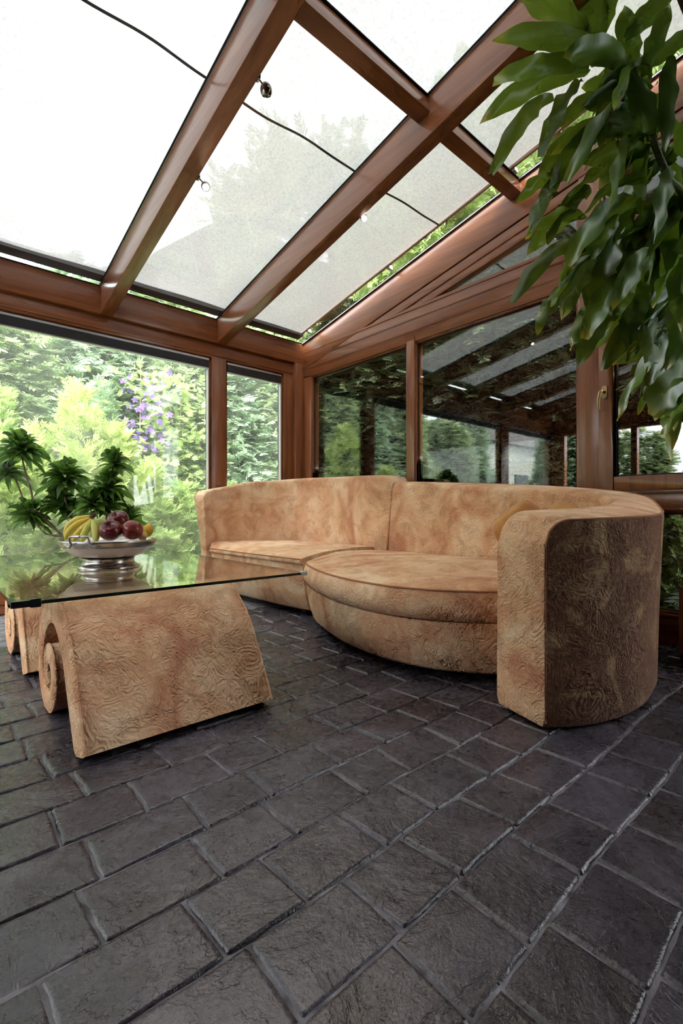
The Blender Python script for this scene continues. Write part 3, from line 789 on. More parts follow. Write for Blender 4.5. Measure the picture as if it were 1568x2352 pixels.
# ------------------------------------------------------------------ fruit bowl
BC = (.776, 2.767)
bw = empty('fruit_bowl', (BC[0], BC[1], GZ1), 'white ceramic fruit bowl with pewter rim and foot on the glass table', 'bowl')
z = GZ1 + .0005
MB().lathe([(.0, z), (.150, z), (.154, z + .008), (.152, z + .016), (.140, z + .022), (.128, z + .032), (.124, z + .048), (.13, z + .058), (.0, z + .062)], BC).build('foot', PEWTER, bw, smooth=True, angle=50)
MB().lathe([(.0, .553), (.13, .552), (.165, .562), (.198, .585), (.222, .612), (.214, .614), (.188, .592), (.15, .575), (.0, .568)], BC).build('body', CERAM, bw, smooth=True, angle=60)
MB().lathe([(.220, .607), (.229, .610), (.233, .622), (.241, .632), (.243, .641), (.239, .645), (.230, .643), (.222, .622), (.212, .612), (.220, .607)], BC).build('rim', PEWTER, bw, smooth=True, angle=60)
def bowl_handle(ang):
    ca, sa = math.cos(ang), math.sin(ang)
    def q(t, r, z): return (BC[0] + ca * r - sa * t, BC[1] + sa * r + ca * t, z)
    m = MB()
    m.tube([q(-.075, .238, .622), q(-.058, .246, .618), q(-.046, .252, .630), q(-.050, .262, .655), q(-.046, .266, .668), q(-.03, .268, .672), q(0, .270, .672), q(.03, .268, .672), q(.046, .266, .668), q(.050, .262, .655), q(.046, .252, .630), q(.058, .246, .618), q(.075, .238, .622)],
           [.004, .006, .0055, .0052, .0056, .0052, .0052, .0052, .0056, .0052, .0055, .006, .004], 10)
    m.tube([q(-.012, .270, .672), q(-.006, .270, .672), q(0, .270, .672), q(.006, .270, .672), q(.012, .270, .672)], [.0055, .0085, .006, .0085, .0055], 12)
    m.build('handle', PEWTER, bw, smooth=True, angle=60)
aim = math.atan2(-BC[1], -BC[0]) - .52
bowl_handle(aim); bowl_handle(aim + PI)

def skin_mat(name, stops, scale=6, rough=.3, coat=.2, stretch=(1, 1, .4)):
    t = NT(name); n = t.noise(t.coords(stretch), scale, 5, .6, .4)
    return t.done(t.bsdf(color=t.ramp(n.outputs['Fac'], stops), rough=rough, coat=coat))
APPLE_M = skin_mat('apple_skin', [(.3, (.085, .008, .014)), (.6, (.15, .015, .02)), (.8, (.30, .06, .05))], 9)
APPLE_O = skin_mat('apple_blush', [(.3, (.13, .012, .016)), (.6, (.24, .035, .025)), (.85, (.45, .15, .06))], 9)
PEAR_M = skin_mat('green_skin', [(.3, (.22, .27, .05)), (.7, (.36, .40, .10))], 9)
LEMON_M = skin_mat('lemon_skin', [(.3, (.62, .36, .02)), (.7, (.75, .50, .05))], 20, .4)
PEACH_M = skin_mat('peach_skin', [(.3, (.62, .38, .14)), (.7, (.75, .55, .25))], 10, .5, 0)
BAN_M = skin_mat('banana_skin', [(.3, (.60, .40, .035)), (.55, (.68, .52, .06)), (.8, (.50, .50, .08))], 8, .42, .1)
BAN_G = skin_mat('greenish_banana_skin', [(.3, (.42, .42, .05)), (.7, (.52, .52, .10))], 8, .42, .1)
STEM_M = simple('fruit_stem', (.12, .08, .04), .8)
def apple(c, r, mat, tilt, label, dimple=1.0):
    prof = []
    for k in range(29):
        a = -PI / 2 + PI * k / 28
        rr = r * math.cos(a) * (1.02 + .05 * math.sin(a)); zz = r * .93 * math.sin(a)
        if a > .6: zz -= dimple * r * .55 * max(0, (1 - (rr / (.62 * r)) ** 2)) ** 1.5 if rr < .62 * r else 0
        if a < -.6: zz += r * .25 * max(0, 1 - (rr / (.4 * r)) ** 2) if rr < .4 * r else 0
        prof.append((max(rr, 0.0004), zz))
    me = MB().lathe(prof, (0, 0), 36)
    th = empty('apple', c, label, 'apple', 'apples in the fruit bowl')
    body = MB(); R = Matrix.Rotation(tilt[0], 3, 'X') @ Matrix.Rotation(tilt[1], 3, 'Y')
    body.add([R @ Vector(v) + Vector(c) for v in me.v], me.f); body.build('flesh', mat, th, smooth=True, angle=80)
    s = MB().tube([R @ Vector((0, 0, r * .3)) + Vector(c), R @ Vector((.002, 0, r * .6)) + Vector(c), R @ Vector((.008, .002, r * .86)) + Vector(c)], [.0025, .002, .003], 8)
    s.build('stem', STEM_M, th)
    return th
apple(at(254, 1219, 2.46), .055, APPLE_M, (.55, -.35), 'dark red apple with a deep dimple at the bowl front')
apple(at(271, 1195, 2.60), .056, APPLE_M, (.35, -.55), 'dark red apple topmost in the fruit bowl')
apple(at(304, 1218, 2.49), .052, APPLE_O, (-.9, .3), 'red apple nearest the lemon in the fruit bowl', .8)
apple(at(230, 1208, 2.66), .043, PEAR_M, (-.6, .2), 'green apple behind the bananas', .6)
o = MB().lathe([(.0005, -.040), (.006, -.037), (.012, -.033), (.024, -.022), (.031, 0), (.026, .02), (.014, .033), (.008, .039), (.0005, .043)], (0, 0), 28).build('lemon', LEMON_M, smooth=True, angle=80)
o.location = at(339, 1219, 2.62); o.rotation_euler = (.2, .25, 0); tag(o, 'yellow lemon at the bowl edge beside the red apple', 'lemon')
o = MB().lathe([(.0005, -.026), (.014, -.023), (.026, 0), (.018, .018), (.006, .024), (.0005, .021)], (0, 0), 24).build('peach', PEACH_M, smooth=True, angle=80)
o.location = at(327, 1231, 2.54); o.rotation_euler = (1.0, .5, 0); tag(o, 'small pale peach peeking out between apple and lemon', 'peach')
# bananas: one bunch
bn = empty('banana_bunch', at(212, 1190, 2.50), 'bunch of five yellow bananas in the fruit bowl', 'bananas')
bp = [([(211, 1184), (196, 1188), (176, 1194), (160, 1206), (152, 1224), (150, 1236)], 2.60, 2.58, BAN_M, .0175),
      ([(211, 1186), (200, 1194), (182, 1202), (166, 1214), (155, 1228), (150, 1239)], 2.54, 2.46, BAN_M, .0185),
      ([(211, 1188), (204, 1200), (193, 1211), (182, 1222), (172, 1234), (168, 1244)], 2.52, 2.42, BAN_M, .0165),
      ([(212, 1189), (208, 1201), (201, 1212), (195, 1224), (190, 1236), (188, 1246)], 2.51, 2.41, BAN_G, .0175),
      ([(213, 1189), (214, 1200), (217, 1212), (219, 1224), (220, 1236), (220, 1246)], 2.51, 2.41, BAN_G, .0175)]
for pts, d0, d1, mt, r in bp:
    P3 = [at(u, v, d0 + (d1 - d0) * i / 5) for i, (u, v) in enumerate(pts)]
    cv = catmull([tuple(p) for p in P3], 26)
    rad = [r * (.38 if i < 3 else min(1, .38 + .62 * ((i - 2) / 8) ** .8) * (1 if i < 20 else max(.25, 1 - ((i - 19) / 6) ** 2 * .75))) for i in range(26)]
    MB().tube(cv, rad, 6 if False else 12).build('banana', mt, bn, smooth=True, angle=70)
MB().tube([at(209, 1190, 2.5), at(212, 1184, 2.5), at(216, 1182, 2.51), at(219, 1186, 2.51)], [.011, .013, .012, .007], 10).build('stalk', STEM_M, bn, smooth=True)

# ------------------------------------------------------------------ strap leaves
ALONG = []
def strap(V, Q, B, T, width, n_hint, bow=.12, wav=.012, roll=0.0, seg=14, fold=.18, wtip=.0, curl=0.0, ph=0.0):
    """one long leaf with a keel, from base B to tip T, arched upward by bow"""
    B, T = Vector(B), Vector(T); d = T - B; L = d.length
    upv = Vector((0, 0, 1))
    base = len(V)
    ctr = []
    for i in range(seg + 1):
        f = i / seg
        p = B + d * f + upv * (bow * L * 4 * f * (1 - f)) + upv * (-curl * L * f ** 4)
        ctr.append(p)
    for i in range(seg + 1):
        f = i / seg
        t = (ctr[min(i + 1, seg)] - ctr[max(i - 1, 0)]).normalized()
        n = (Vector(n_hint) - t * Vector(n_hint).dot(t)).normalized()
        s = t.cross(n)
        ro = roll * (f - .3)
        s2 = s * math.cos(ro) + n * math.sin(ro); n2 = n * math.cos(ro) - s * math.sin(ro)
        w = width * .5 * (min(1, .36 + 2.0 * f) if f < .32 else 1.0) * (1 - max(0, (f - .58) / .42) ** 2.3 * (1 - wtip))
        w = max(w, .0012)
        for k, q in enumerate((-1, -.5, 0, .5, 1)):
            off = wav * abs(q) * math.sin(f * 17 + ph + (2 if q > 0 else 0)) - fold * w * (1 - abs(q)) * .9
            V.append(tuple(ctr[i] + s2 * (w * q * (1 + .07 * math.sin(f * 23 + ph * 2 + q))) + n2 * off)); ALONG.append(f if wtip != .001 else f * 1.08)
    for i in range(seg):
        for k in range(4):
            a = base + i * 5 + k
            Q.append((a, a + 1, a + 6, a + 5))

def palm_mat():
    t = NT('strap_leaf')
    gi = t.n('NewGeometry'); n1 = t.noise(t.coords(), 5, 3); st = t.noise(t.coords((60, 60, 6)), 1, 2)
    fac = t.math('ADD', t.math('MULTIPLY', gi.outputs['Random Per Island'], .55), t.math('MULTIPLY', n1.outputs['Fac'], .45))
    c = t.ramp(fac, [(.2, (.036, .080, .016)), (.55, (.080, .160, .026)), (.85, (.150, .250, .040))])
    c = t.mix(c, (.17, .25, .10), t.math('MULTIPLY', st.outputs['Fac'], .3))
    al = t.n('Attribute'); al.attribute_name = 'along'
    tipf = t.math('MULTIPLY', t.ramp(al.outputs['Fac'], [(.88, (0, 0, 0)), (.97, (1, 1, 1))]), t.ramp(gi.outputs['Random Per Island'], [(.3, (0, 0, 0)), (.6, (1, 1, 1))]))
    c = t.mix(c, (.42, .34, .04), tipf)
    p = t.bsdf(color=c, rough=.36, spec=.55, normal=t.bump(st.outputs['Fac'], .25, .003))
    tl = t.n('BsdfTranslucent'); c2 = t.mix(c, (.42, .62, .03), .5); t.l(c2, tl.inputs['Color'])
    mx = t.n('MixShader'); mx.inputs[0].default_value = .30
    t.l(p.outputs[0], mx.inputs[1]); t.l(tl.outputs[0], mx.inputs[2])
    return t.done(mx)
STRAP_M = palm_mat()
PL = (3.14, .50)
pt = empty('dracaena', (PL[0], PL[1], 0), 'tall drooping dracaena with broad strap leaves at the right window', 'plant')
leaves = [  # base px, tip px, width px, bow
    ((1400, 150), (1131, 92), 46, .10), ((1340, 160), (1132, 188), 38, .06), ((1335, 175), (1101, 286), 46, .10), ((1262, 232), (1128, 400), 36, .10),
    ((1328, 192), (1242, 356), 38, .08), ((1432, 152), (1292, 134), 50, .10), ((1458, 160), (1428, 22), 42, .02), ((1348, 98), (1190, -12), 58, .08),
    ((1368, 104), (1352, -90), 60, .0), ((1388, 70), (1415, -60), 30, .02), ((1440, 84), (1550, -14), 42, .08), ((1482, 165), (1535, 10), 40, .03),
    ((1495, 152), (1592, 70), 32, .06), ((1470, 158), (1410, 258), 34, .14), ((1455, 165), (1490, 305), 54, .03), ((1540, 140), (1524, 345), 42, .04),
    ((1372, 225), (1284, 292), 30, .10), ((1492, 300), (1262, 356), 46, .12), ((1490, 352), (1334, 378), 42, .08), ((1312, 345), (1238, 502), 34, .10),
    ((1272, 412), (1187, 466), 30, .12), ((1335, 505), (1204, 545), 34, .12), ((1300, 518), (1210, 588), 34, .12), ((1322, 560), (1176, 697), 40, .09),
    ((1330, 565), (1283, 668), 32, .06), ((1295, 668), (1231, 768), 36, .12), ((1360, 585), (1290, 732), 50, .07), ((1366, 700), (1310, 806), 38, .07),
    ((1398, 706), (1326, 842), 46, .08), ((1405, 515), (1352, 722), 78, .04), ((1415, 505), (1345, 610), 36, .10), ((1492, 582), (1404, 716), 40, .08),
    ((1482, 598), (1394, 757), 42, .08), ((1502, 690), (1386, 850), 42, .08), ((1500, 718), (1486, 856), 38, .05), ((1545, 770), (1484, 888), 52, .06),
    ((1525, 872), (1414, 968), 32, .20), ((1575, 825), (1495, 958), 72, .05), ((1555, 925), (1524, 1000), 38, .03), ((1555, 600), (1500, 708), 46, .12),
    ((1550, 560), (1562, 768), 44, .10), ((1580, 890), (1520, 905), 40, .08), ((1450, 470), (1300, 610), 48, .10), ((1470, 420), (1330, 500), 46, .12),
    ((1430, 260), (1300, 420), 50, .10), ((1400, 300), (1260, 440), 44, .10), ((1520, 260), (1600, 400), 50, .06), ((1290, 420), (1215, 540), 36, .10), ((1350, 440), (1255, 560), 44, .10), ((1380, 590), (1262, 705), 44, .09), ((1420, 640), (1340, 780), 46, .07), ((1450, 720), (1350, 815), 40, .10), ((1470, 640), (1440, 800), 52, .05), ((1545, 660), (1440, 830), 46, .09), ((1400, 400), (1290, 480), 46, .12), ((1568, 700), (1530, 850), 54, .05), ((1440, 330), (1395, 480), 56, .05), ((1330, 300), (1235, 420), 38, .08), ((1540, 400), (1500, 560), 50, .08)]
V, Q = [], []; rnd = random.Random(3); ALONG.clear()
for i, (b, t_, w, bow) in enumerate(leaves):
    d0 = rnd.uniform(2.22, 2.38); d1 = d0 - rnd.uniform(.05, .32)
    B, T = at(*b, d0), at(*t_, d1)
    toc = Vector((0, 0, CAMH)) - (B + T) / 2; toc.normalize()
    n = -toc + Vector((rnd.uniform(-.5, .5), rnd.uniform(-.5, .5), rnd.uniform(0, .7)))
    B = B - (T - B) * .06
    strap(V, Q, B, T, w / FPX * (d0 + d1) / 2 * 1.08, n, bow, rnd.uniform(.007, .014), rnd.uniform(-.8, .8), 18, .35, rnd.choice((0, 0, .3)), 0, rnd.uniform(0, 6))
for i in range(112):                                                      # deeper leaves of the same crowns
    cr = rnd.choice([((1450, 170), 2.40), ((1500, 330), 2.42), ((1530, 470), 2.45), ((1470, 520), 2.42), ((1570, 640), 2.42), ((1560, 800), 2.42)])
    b = (cr[0][0] + rnd.uniform(-40, 60), cr[0][1] + rnd.uniform(-50, 50)); B = at(*b, cr[1] + rnd.uniform(-.05, .12))
    ang = rnd.uniform(PI * .42, PI * 1.02); L = rnd.uniform(120, 235)
    tipu, tipv = b[0] + L * math.cos(ang) * .75, b[1] + L * abs(math.sin(ang)) * 1.05
    if tipu < 1290 + max(0, tipv - 640) * .42: tipu = 1290 + max(0, tipv - 640) * .42 + rnd.uniform(0, 60)
    T = at(tipu, tipv, cr[1] - rnd.uniform(-.25, .25))
    strap(V, Q, B, T, rnd.uniform(.075, .11), Vector((rnd.uniform(-1, 1), rnd.uniform(-1, 1), rnd.uniform(.2, 1))), rnd.uniform(.04, .14), .007, rnd.uniform(-.8, .8), 14, .35, 0, 0, rnd.uniform(0, 6))
loc = np.array(pt.location)
fo = np_mesh('foliage', np.array(V) - loc, np.array(Q), STRAP_M, pt, True)
at_ = fo.data.attributes.new('along', 'FLOAT', 'POINT'); at_.data.foreach_set('value', np.array(ALONG, dtype=np.float32))
CANE = (lambda t: t.done(t.bsdf(color=t.ramp(t.noise(t.coords((1, 1, 3)), 25, 4).outputs['Fac'], [(.35, (.05, .075, .03)), (.6, (.12, .13, .07)), (.75, (.24, .18, .11))]), rough=.6)))(NT('cane'))
for pts, r in (([(3.14, .50, .42), (3.12, .52, 1.2), tuple(at(1585, 500, 2.42)), tuple(at(1535, 410, 2.34)), tuple(at(1503, 330, 2.32)), tuple(at(1475, 230, 2.30)), tuple(at(1450, 150, 2.3))], .016),
               ([(3.18, .46, .42), (3.16, .46, 1.1), (3.0, .52, 1.7), tuple(at(1530, 560, 2.45)), tuple(at(1480, 500, 2.45))], .018),
               ([(3.10, .44, .42), (3.08, .44, .9), tuple(at(1590, 820, 2.4)), tuple(at(1575, 700, 2.4)), tuple(at(1560, 640, 2.4))], .018)):
    cv = catmull(pts, 60)
    MB().tube(cv, [r * (1 + .10 * (1 if i % 4 == 0 else 0)) for i in range(60)], 12).build('cane', CANE, pt, smooth=True)
pw = MB().box(PL[0] - .16, PL[0] + .16, PL[1] - .2, PL[1] + .2, .05, .40).build('planter', WZ, pt, smooth=True, bevel=.006)
MB().box(PL[0] - .14, PL[0] + .14, PL[1] - .18, PL[1] + .18, .40, .408).build('soil', CORE_M, pt)
for sx in (-.13, .13):
    for sy in (-.17, .17):
        MB().box(PL[0] + sx - .025, PL[0] + sx + .025, PL[1] + sy - .025, PL[1] + sy + .025, .003, .05).build('foot', BLACKP, pt, bevel=.004)

# ------------------------------------------------------------------ compact dracaena by the garden window
P2 = (1.06, 4.16)
COMP_M = leaf_mat('compact_leaf', (.045, .10, .02), (.19, .36, .06), .45, .28, .6)
pp = empty('potted_bush', (P2[0], P2[1], 0), 'branching bush with tufts of short glossy leaves behind the glass table', 'plant')
TER = simple('dark_pot', (.05, .045, .04), .5)
MB().lathe([(.0, .002), (.11, .002), (.118, .012), (.145, .36), (.15, .38), (.15, .40), (.138, .40), (.134, .37), (.0, .37)], P2).build('pot', TER, pp, smooth=True, angle=50)
D = 3.74
def W(u, v, dd=0): return at(u, v, D + dd)
top = Vector((P2[0], P2[1], .36))
brs = [([top, W(205, 1262), W(148, 1233), W(108, 1196), W(76, 1166)], .012, .009), ([W(76, 1166), W(56, 1150), W(44, 1122, .05), W(30, 1085, .08)], .008, .006),
       ([W(76, 1166), W(72, 1130), W(60, 1092), W(48, 1040)], .008, .006), ([W(148, 1233), W(106, 1226), W(84, 1204), W(66, 1184)], .007, .005),
       ([top, W(200, 1235, .1), W(166, 1186, .08), W(148, 1140, .06), W(146, 1100, .06)], .010, .007), ([W(166, 1190, .08), W(150, 1175, .1), W(138, 1140, .12)], .006, .005),
       ([top, W(240, 1230, .05), W(246, 1160, .02), W(254, 1100), W(262, 1062)], .008, .005), ([top, W(236, 1240, -.05), W(224, 1190, -.06), W(214, 1150, -.08)], .007, .005),
       ([top, W(265, 1240, .05), W(285, 1205, .06), W(298, 1192, .06)], .006, .004)]
for pts, r0, r1 in brs:
    cv = catmull([tuple(p) for p in pts], 20)
    MB().tube(cv, list(np.linspace(r0, r1, 20)), 8).build('branch', BARK, pp, smooth=True)
ros = [(47, 1028, 0, 62, 60), (14, 1078, .08, 58, 44), (150, 1092, .06, 62, 66), (138, 1150, .1, 52, 40), (262, 1054, 0, 42, 34), (248, 1112, .02, 56, 52), (246, 1150, .03, 54, 40),
       (212, 1150, -.08, 48, 46), (70, 1178, 0, 56, 44), (300, 1186, .06, 36, 26), (172, 1168, .12, 44, 30)]
for (u, v, dd, r, n) in ros:
    V, Q = [], []
    c = W(u, v + 8, dd); R = r / FPX * D
    n = int(n * 1.1)
    for k in range(n):
        an = k * 2.399 + rnd.uniform(-.2, .2); el = -.45 + 1.75 * (k / n) + rnd.uniform(-.15, .15)
        d = Vector((math.cos(an) * math.cos(el), math.sin(an) * math.cos(el), math.sin(el)))
        B = c + Vector((0, 0, -.03 + .075 * k / n)); L = R * rnd.uniform(.8, 1.12) * (1.0 - .25 * (k / n))
        strap(V, Q, B, B + d * L, .050 * rnd.uniform(.85, 1.15), Vector((rnd.uniform(-.9, .9), rnd.uniform(-.9, .9), .75)), .08, .0012, rnd.uniform(-.5, .5), 7, .45, 0, .22, rnd.uniform(0, 6))
    np_mesh('leaf_tuft', np.array(V) - np.array(pp.location), np.array(Q), COMP_M, pp, True)

# ------------------------------------------------------------------ garden
GRASS = (lambda t: t.done(t.bsdf(color=t.ramp(t.noise(t.coords(), 9, 5).outputs['Fac'], [(.3, (.06, .09, .03)), (.7, (.16, .22, .07))]), rough=.95)))(NT('lawn'))
o = MB().box(-40, 60, 4.62, 70, -.35, -.15).box(XW + .12, 60, -30, 4.62, -.35, -.15).build('ground', GRASS); tag(o, 'green garden ground outside the glass walls', None, None, STR)
def frond_quads(flat=True):
    """a unit spray along +X: stem leaflets as slim diamonds"""
    vs, qs = [], []
    def dia(a, b, w):
        a, b = np.array(a, float), np.array(b, float); d = b - a; n = np.array([-d[1], d[0], 0]); n /= max(np.linalg.norm(n), 1e-6)
        m = a + d * .5; i = len(vs); vs.extend([a, m + n * w, b, m - n * w]); qs.append((i, i + 1, i + 2, i + 3))
    dia((0, 0, 0), (1, 0, -.10), .045)
    for k, f in enumerate((.14, .30, .46, .62, .78)):
        L = .50 * (1 - f * .55)
        for s in (-1, 1):
            dia((f, 0, -.1 * f * f), (f + L * .72, s * L * .62, -.1 * f - .05 * (k % 2)), .055)
    return np.array(vs), np.array(qs)
FV, FQ = frond_quads()
def conifer_mesh(name, n, shape, size, droop, seed, mat, spread=.35, outw=.75):
    """shape(rng, n) -> points, outward directions"""
    rng = np.random.default_rng(seed)
    P, Nn = shape(rng, n)
    d = Nn * outw + rng.normal(0, spread, (n, 3)); d[:, 2] += droop
    d /= np.linalg.norm(d, axis=1)[:, None]
    ref = np.tile([0, 0, 1.0], (n, 1)) + rng.normal(0, .35, (n, 3))
    s = np.cross(ref, d); s /= np.linalg.norm(s, axis=1)[:, None]
    u = np.cross(d, s)
    sc = size * rng.uniform(.6, 1.25, n)
    loc = FV[None, :, :] * sc[:, None, None]
    W_ = P[:, None, :] + loc[:, :, 0:1] * d[:, None, :] + loc[:, :, 1:2] * s[:, None, :] + loc[:, :, 2:3] * u[:, None, :]
    V = W_.reshape(-1, 3); Qs = (FQ[None, :, :] + (np.arange(n) * len(FV))[:, None, None]).reshape(-1, 4)
    o = np_mesh(name, V, Qs, mat); C.objects.unlink(o); return o
def cone_shape(H, R, top=.12, lump=.15, z0=0.0, inner=.5):
    def f(rng, n):
        h = rng.uniform(0, 1, n) ** 1.15; a = rng.uniform(0, 2 * PI, n)
        r = R * (top + (1 - top) * (1 - h) ** .8)
        r = r * (1 + lump * np.sin(a * 3 + h * 9) * np.cos(h * 17 + a * 2)) * rng.uniform(inner, 1.0, n) ** .35
        P = np.stack([r * np.cos(a), r * np.sin(a), z0 + h * H], 1)
        N = np.stack([np.cos(a), np.sin(a), np.full(n, .15)], 1)
        return P, N
    return f
def leaders(cones):
    fs = [(cone_shape(H, r, .10, .22, .0, .35), x, y) for (x, y, H, r) in cones]
    def f(rng, n):
        Ps, Ns = [], []
        for k, (g, x, y) in enumerate(fs):
            P, N = g(rng, n // len(fs) + (n % len(fs) if k == 0 else 0)); P[:, 0] += x; P[:, 1] += y; Ps.append(P); Ns.append(N)
        return np.concatenate(Ps), np.concatenate(Ns)
    return f
def ball_shape(H, R, inner=.55):
    def f(rng, n):
        d = rng.normal(0, 1, (n, 3)); d /= np.linalg.norm(d, axis=1)[:, None]
        r = rng.uniform(inner, 1, n) ** .4 * (1 + .18 * np.sin(d[:, 0] * 6 + d[:, 2] * 5) * np.cos(d[:, 1] * 7))
        P = d * r[:, None] * np.array([R, R, H / 2]); P[:, 2] += H / 2
        return P, d + np.array([0, 0, .35])
    return f
def plant_tree(proto, name, loc, rz, sc, label, cat, group=None, core=None, trunk=None, mat=None):
    th = empty(name, loc, label, cat, group)
    o = proto.copy(); C.objects.link(o); o.parent = th; o.rotation_euler = (0, 0, rz); o.scale = sc; o.name = 'foliage'
    if core:
        H, R, tp = core
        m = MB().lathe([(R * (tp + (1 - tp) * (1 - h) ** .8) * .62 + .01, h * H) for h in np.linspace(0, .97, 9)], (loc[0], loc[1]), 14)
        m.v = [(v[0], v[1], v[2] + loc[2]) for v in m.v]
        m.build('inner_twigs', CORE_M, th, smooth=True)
    if trunk:
        MB().tube([(loc[0], loc[1], loc[2]), (loc[0] + .03, loc[1], loc[2] + trunk[1] * .5), (loc[0], loc[1], loc[2] + trunk[1])], [trunk[0], trunk[0] * .8, trunk[0] * .5], 8).build('trunk', BARK, th, smooth=True)
    return th
HA = conifer_mesh('foliage', 6500, cone_shape(4.4, 1.05, .45, .16), .30, -.25, 1, HEDGE_M)
HB = conifer_mesh('foliage', 6500, cone_shape(4.4, 1.05, .45, .22), .30, -.30, 2, HEDGE_B)
hedge_lab = ['tall pale green cypress in the hedge behind the %s'] 
spots = [(-1.35, 7.5, 0), (-.25, 7.5, 1), (.75, 7.4, 0), (1.85, 7.55, 1), (2.9, 7.5, 0), (4.0, 7.4, 1), (4.95, 7.1, 0), (5.9, 6.7, 1)]
names = ['hedge cypress at the far left, seen mirrored in the dark windows', 'hedge cypress seen mirrored left of the sky gap', 'hedge cypress at the left edge of the large garden window',
         'hedge cypress directly behind the golden cypress', 'hedge cypress wrapped by purple blossoms', 'hedge cypress seen through the right end of the large garden window',
         'hedge cypress seen through the narrow garden window', 'hedge cypress nearest the corner of the two window walls']
for i, ((x, y, k), lb) in enumerate(zip(spots, names)):
    s = .92 + .1 * math.sin(i * 2.3)
    plant_tree(HA if k == 0 else HB, 'hedge_cypress', (x, y, -.15), i * 1.3, (1, 1, s), lb, 'tree', 'cypresses of the garden hedge', core=(4.2 * s, 1.05, .45))
GC = conifer_mesh('foliage', 5200, leaders([(0, 0, 2.3, .48), (-.42, .1, 1.75, .42), (.40, -.05, 1.85, .42), (-.1, -.45, 1.5, .42), (.25, .4, 1.9, .4), (.66, -.2, 1.35, .36), (-.72, -.1, 1.25, .36)]), .20, .75, 3, GOLD_M, .4, .5)
plant_tree(GC, 'golden_cypress', (1.36, 6.0, -.15), 0, (1, 1, 1), 'bright yellow green cypress bush in the garden, tallest of the light ones', 'bush', core=(2.0, .8, .18))
plant_tree(GC, 'golden_cypress', (.55, 5.75, -.15), 2, (.85, .85, .72), 'low yellow green cypress bush at the left edge of the window', 'bush', core=(1.4, .68, .18))
MG = conifer_mesh('foliage', 3600, leaders([(0, 0, 1.55, .5), (-.35, .1, 1.2, .45), (.38, -.1, 1.25, .45), (0, -.35, 1.0, .45), (.1, .35, 1.3, .4)]), .20, .55, 4, MIDG_M, .45, .5)
plant_tree(MG, 'garden_shrub', (2.15, 6.05, -.15), 0, (1, 1, .98), 'fresh green feathery shrub right of the golden cypress', 'bush', core=(1.1, .6, .5))
plant_tree(MG, 'garden_shrub', (1.05, 5.62, -.15), 1.2, (.9, .8, .62), 'low fresh green shrub behind the glass table', 'bush', core=(.7, .55, .5))
plant_tree(MG, 'garden_shrub', (1.9, 5.6, -.15), 2.2, (.85, .75, .55), 'low green shrub below the purple blossoms', 'bush', core=(.6, .5, .5))
plant_tree(MG, 'garden_shrub', (2.95, 5.7, -.15), 3.2, (.9, .8, .8), 'green shrub behind the left end of the sofa', 'bush', core=(.9, .5, .5))
NC = conifer_mesh('foliage', 1500, cone_shape(2.3, .26, .08, .08), .16, .9, 5, MIDG_M, .3, .5)
plant_tree(NC, 'slim_cypress', (.68, 6.35, -.15), 0, (1, 1, .95), 'narrow bright green column cypress at the left edge', 'tree', core=(2.1, .25, .08))
NC2 = NC.copy(); NC2.data = NC.data.copy(); NC2.data.materials.clear(); NC2.data.materials.append(HEDGE_B)
plant_tree(NC2, 'slim_cypress', (1.75, 6.55, -.15), 1, (1.2, 1.2, 1.08), 'narrow grey green column cypress right of the golden cypress', 'tree', core=(2.3, .28, .08))
plant_tree(NC2, 'slim_cypress', (-2.45, 7.6, -.15), 2, (1.3, 1.3, 1.25), 'small pointed cypress against the sky, seen mirrored in the dark window', 'tree', core=(2.6, .3, .08))
plant_tree(HA, 'hedge_cypress', (-5.0, 9.0, -.15), 2.2, (1.3, 1.3, .8), 'broad green tree seen mirrored in the wide dark window', 'tree', core=(3.3, 1.3, .45))
plant_tree(HB, 'hedge_cypress', (-6.9, 9.6, -.15), .2, (1.4, 1.4, .9), 'far green tree seen mirrored beside the white house', 'tree', core=(3.6, 1.3, .45))
for i, y in enumerate((.2, 2.2, 4.2)):  # kept low so that sky light comes in through the end openings
    plant_tree((HA, HB)[i % 2], 'hedge_cypress', (-7.0, y, -.15), i * .9, (1, 1, .42 + .12 * i), ('green tree beyond the far end wall, nearest the house', 'green tree in the middle beyond the far end wall', 'green tree beyond the far end wall on the garden side')[i], 'tree', core=(1.7, 1.05, .45))
plant_tree(HB, 'hedge_cypress', (-7.2, 5.9, -.15), 1.9, (1, 1, .85), 'green tree beyond the far corner of the glass house', 'tree', core=(3.5, 1.05, .45))
# purple clematis over the hedge
cl = empty('clematis', (2.55, 6.45, -.15), 'purple flowering clematis climbing over the garden hedge', 'climbing plant')
PURP = leaf_mat('purple_petals', (.09, .045, .20), (.20, .12, .36), .3, .6, .3)
V, Q = [], []
for k in range(95):
    t_ = k / 95
    u = 275 + 100 * t_ + rnd.gauss(0, 16) if k % 2 else 320 + rnd.gauss(0, 28); v = rnd.uniform(850, 1075)
    c = at(u, v, 6.35 + rnd.uniform(-.2, .1)); nrm = Vector((-.3, -1, .35)) + Vector((rnd.uniform(-.5, .5), 0, rnd.uniform(-.4, .4))); nrm.normalize()
    e1 = nrm.orthogonal().normalized(); e2 = nrm.cross(e1); r = rnd.uniform(.035, .06); a0 = rnd.uniform(0, 6)
    for j in range(5):
        a = a0 + j * 2 * PI / 5; dd = e1 * math.cos(a) + e2 * math.sin(a); ss = e2 * math.cos(a) - e1 * math.sin(a)
        b = len(V); V += [tuple(c), tuple(c + dd * r * .55 + ss * r * .34 + nrm * .008), tuple(c + dd * r), tuple(c + dd * r * .55 - ss * r * .34 + nrm * .008)]; Q.append((b, b + 1, b + 2, b + 3))
bl = np_mesh('blossoms', np.array(V) - np.array(cl.location), np.array(Q), PURP, cl); tag(bl, kind='stuff')
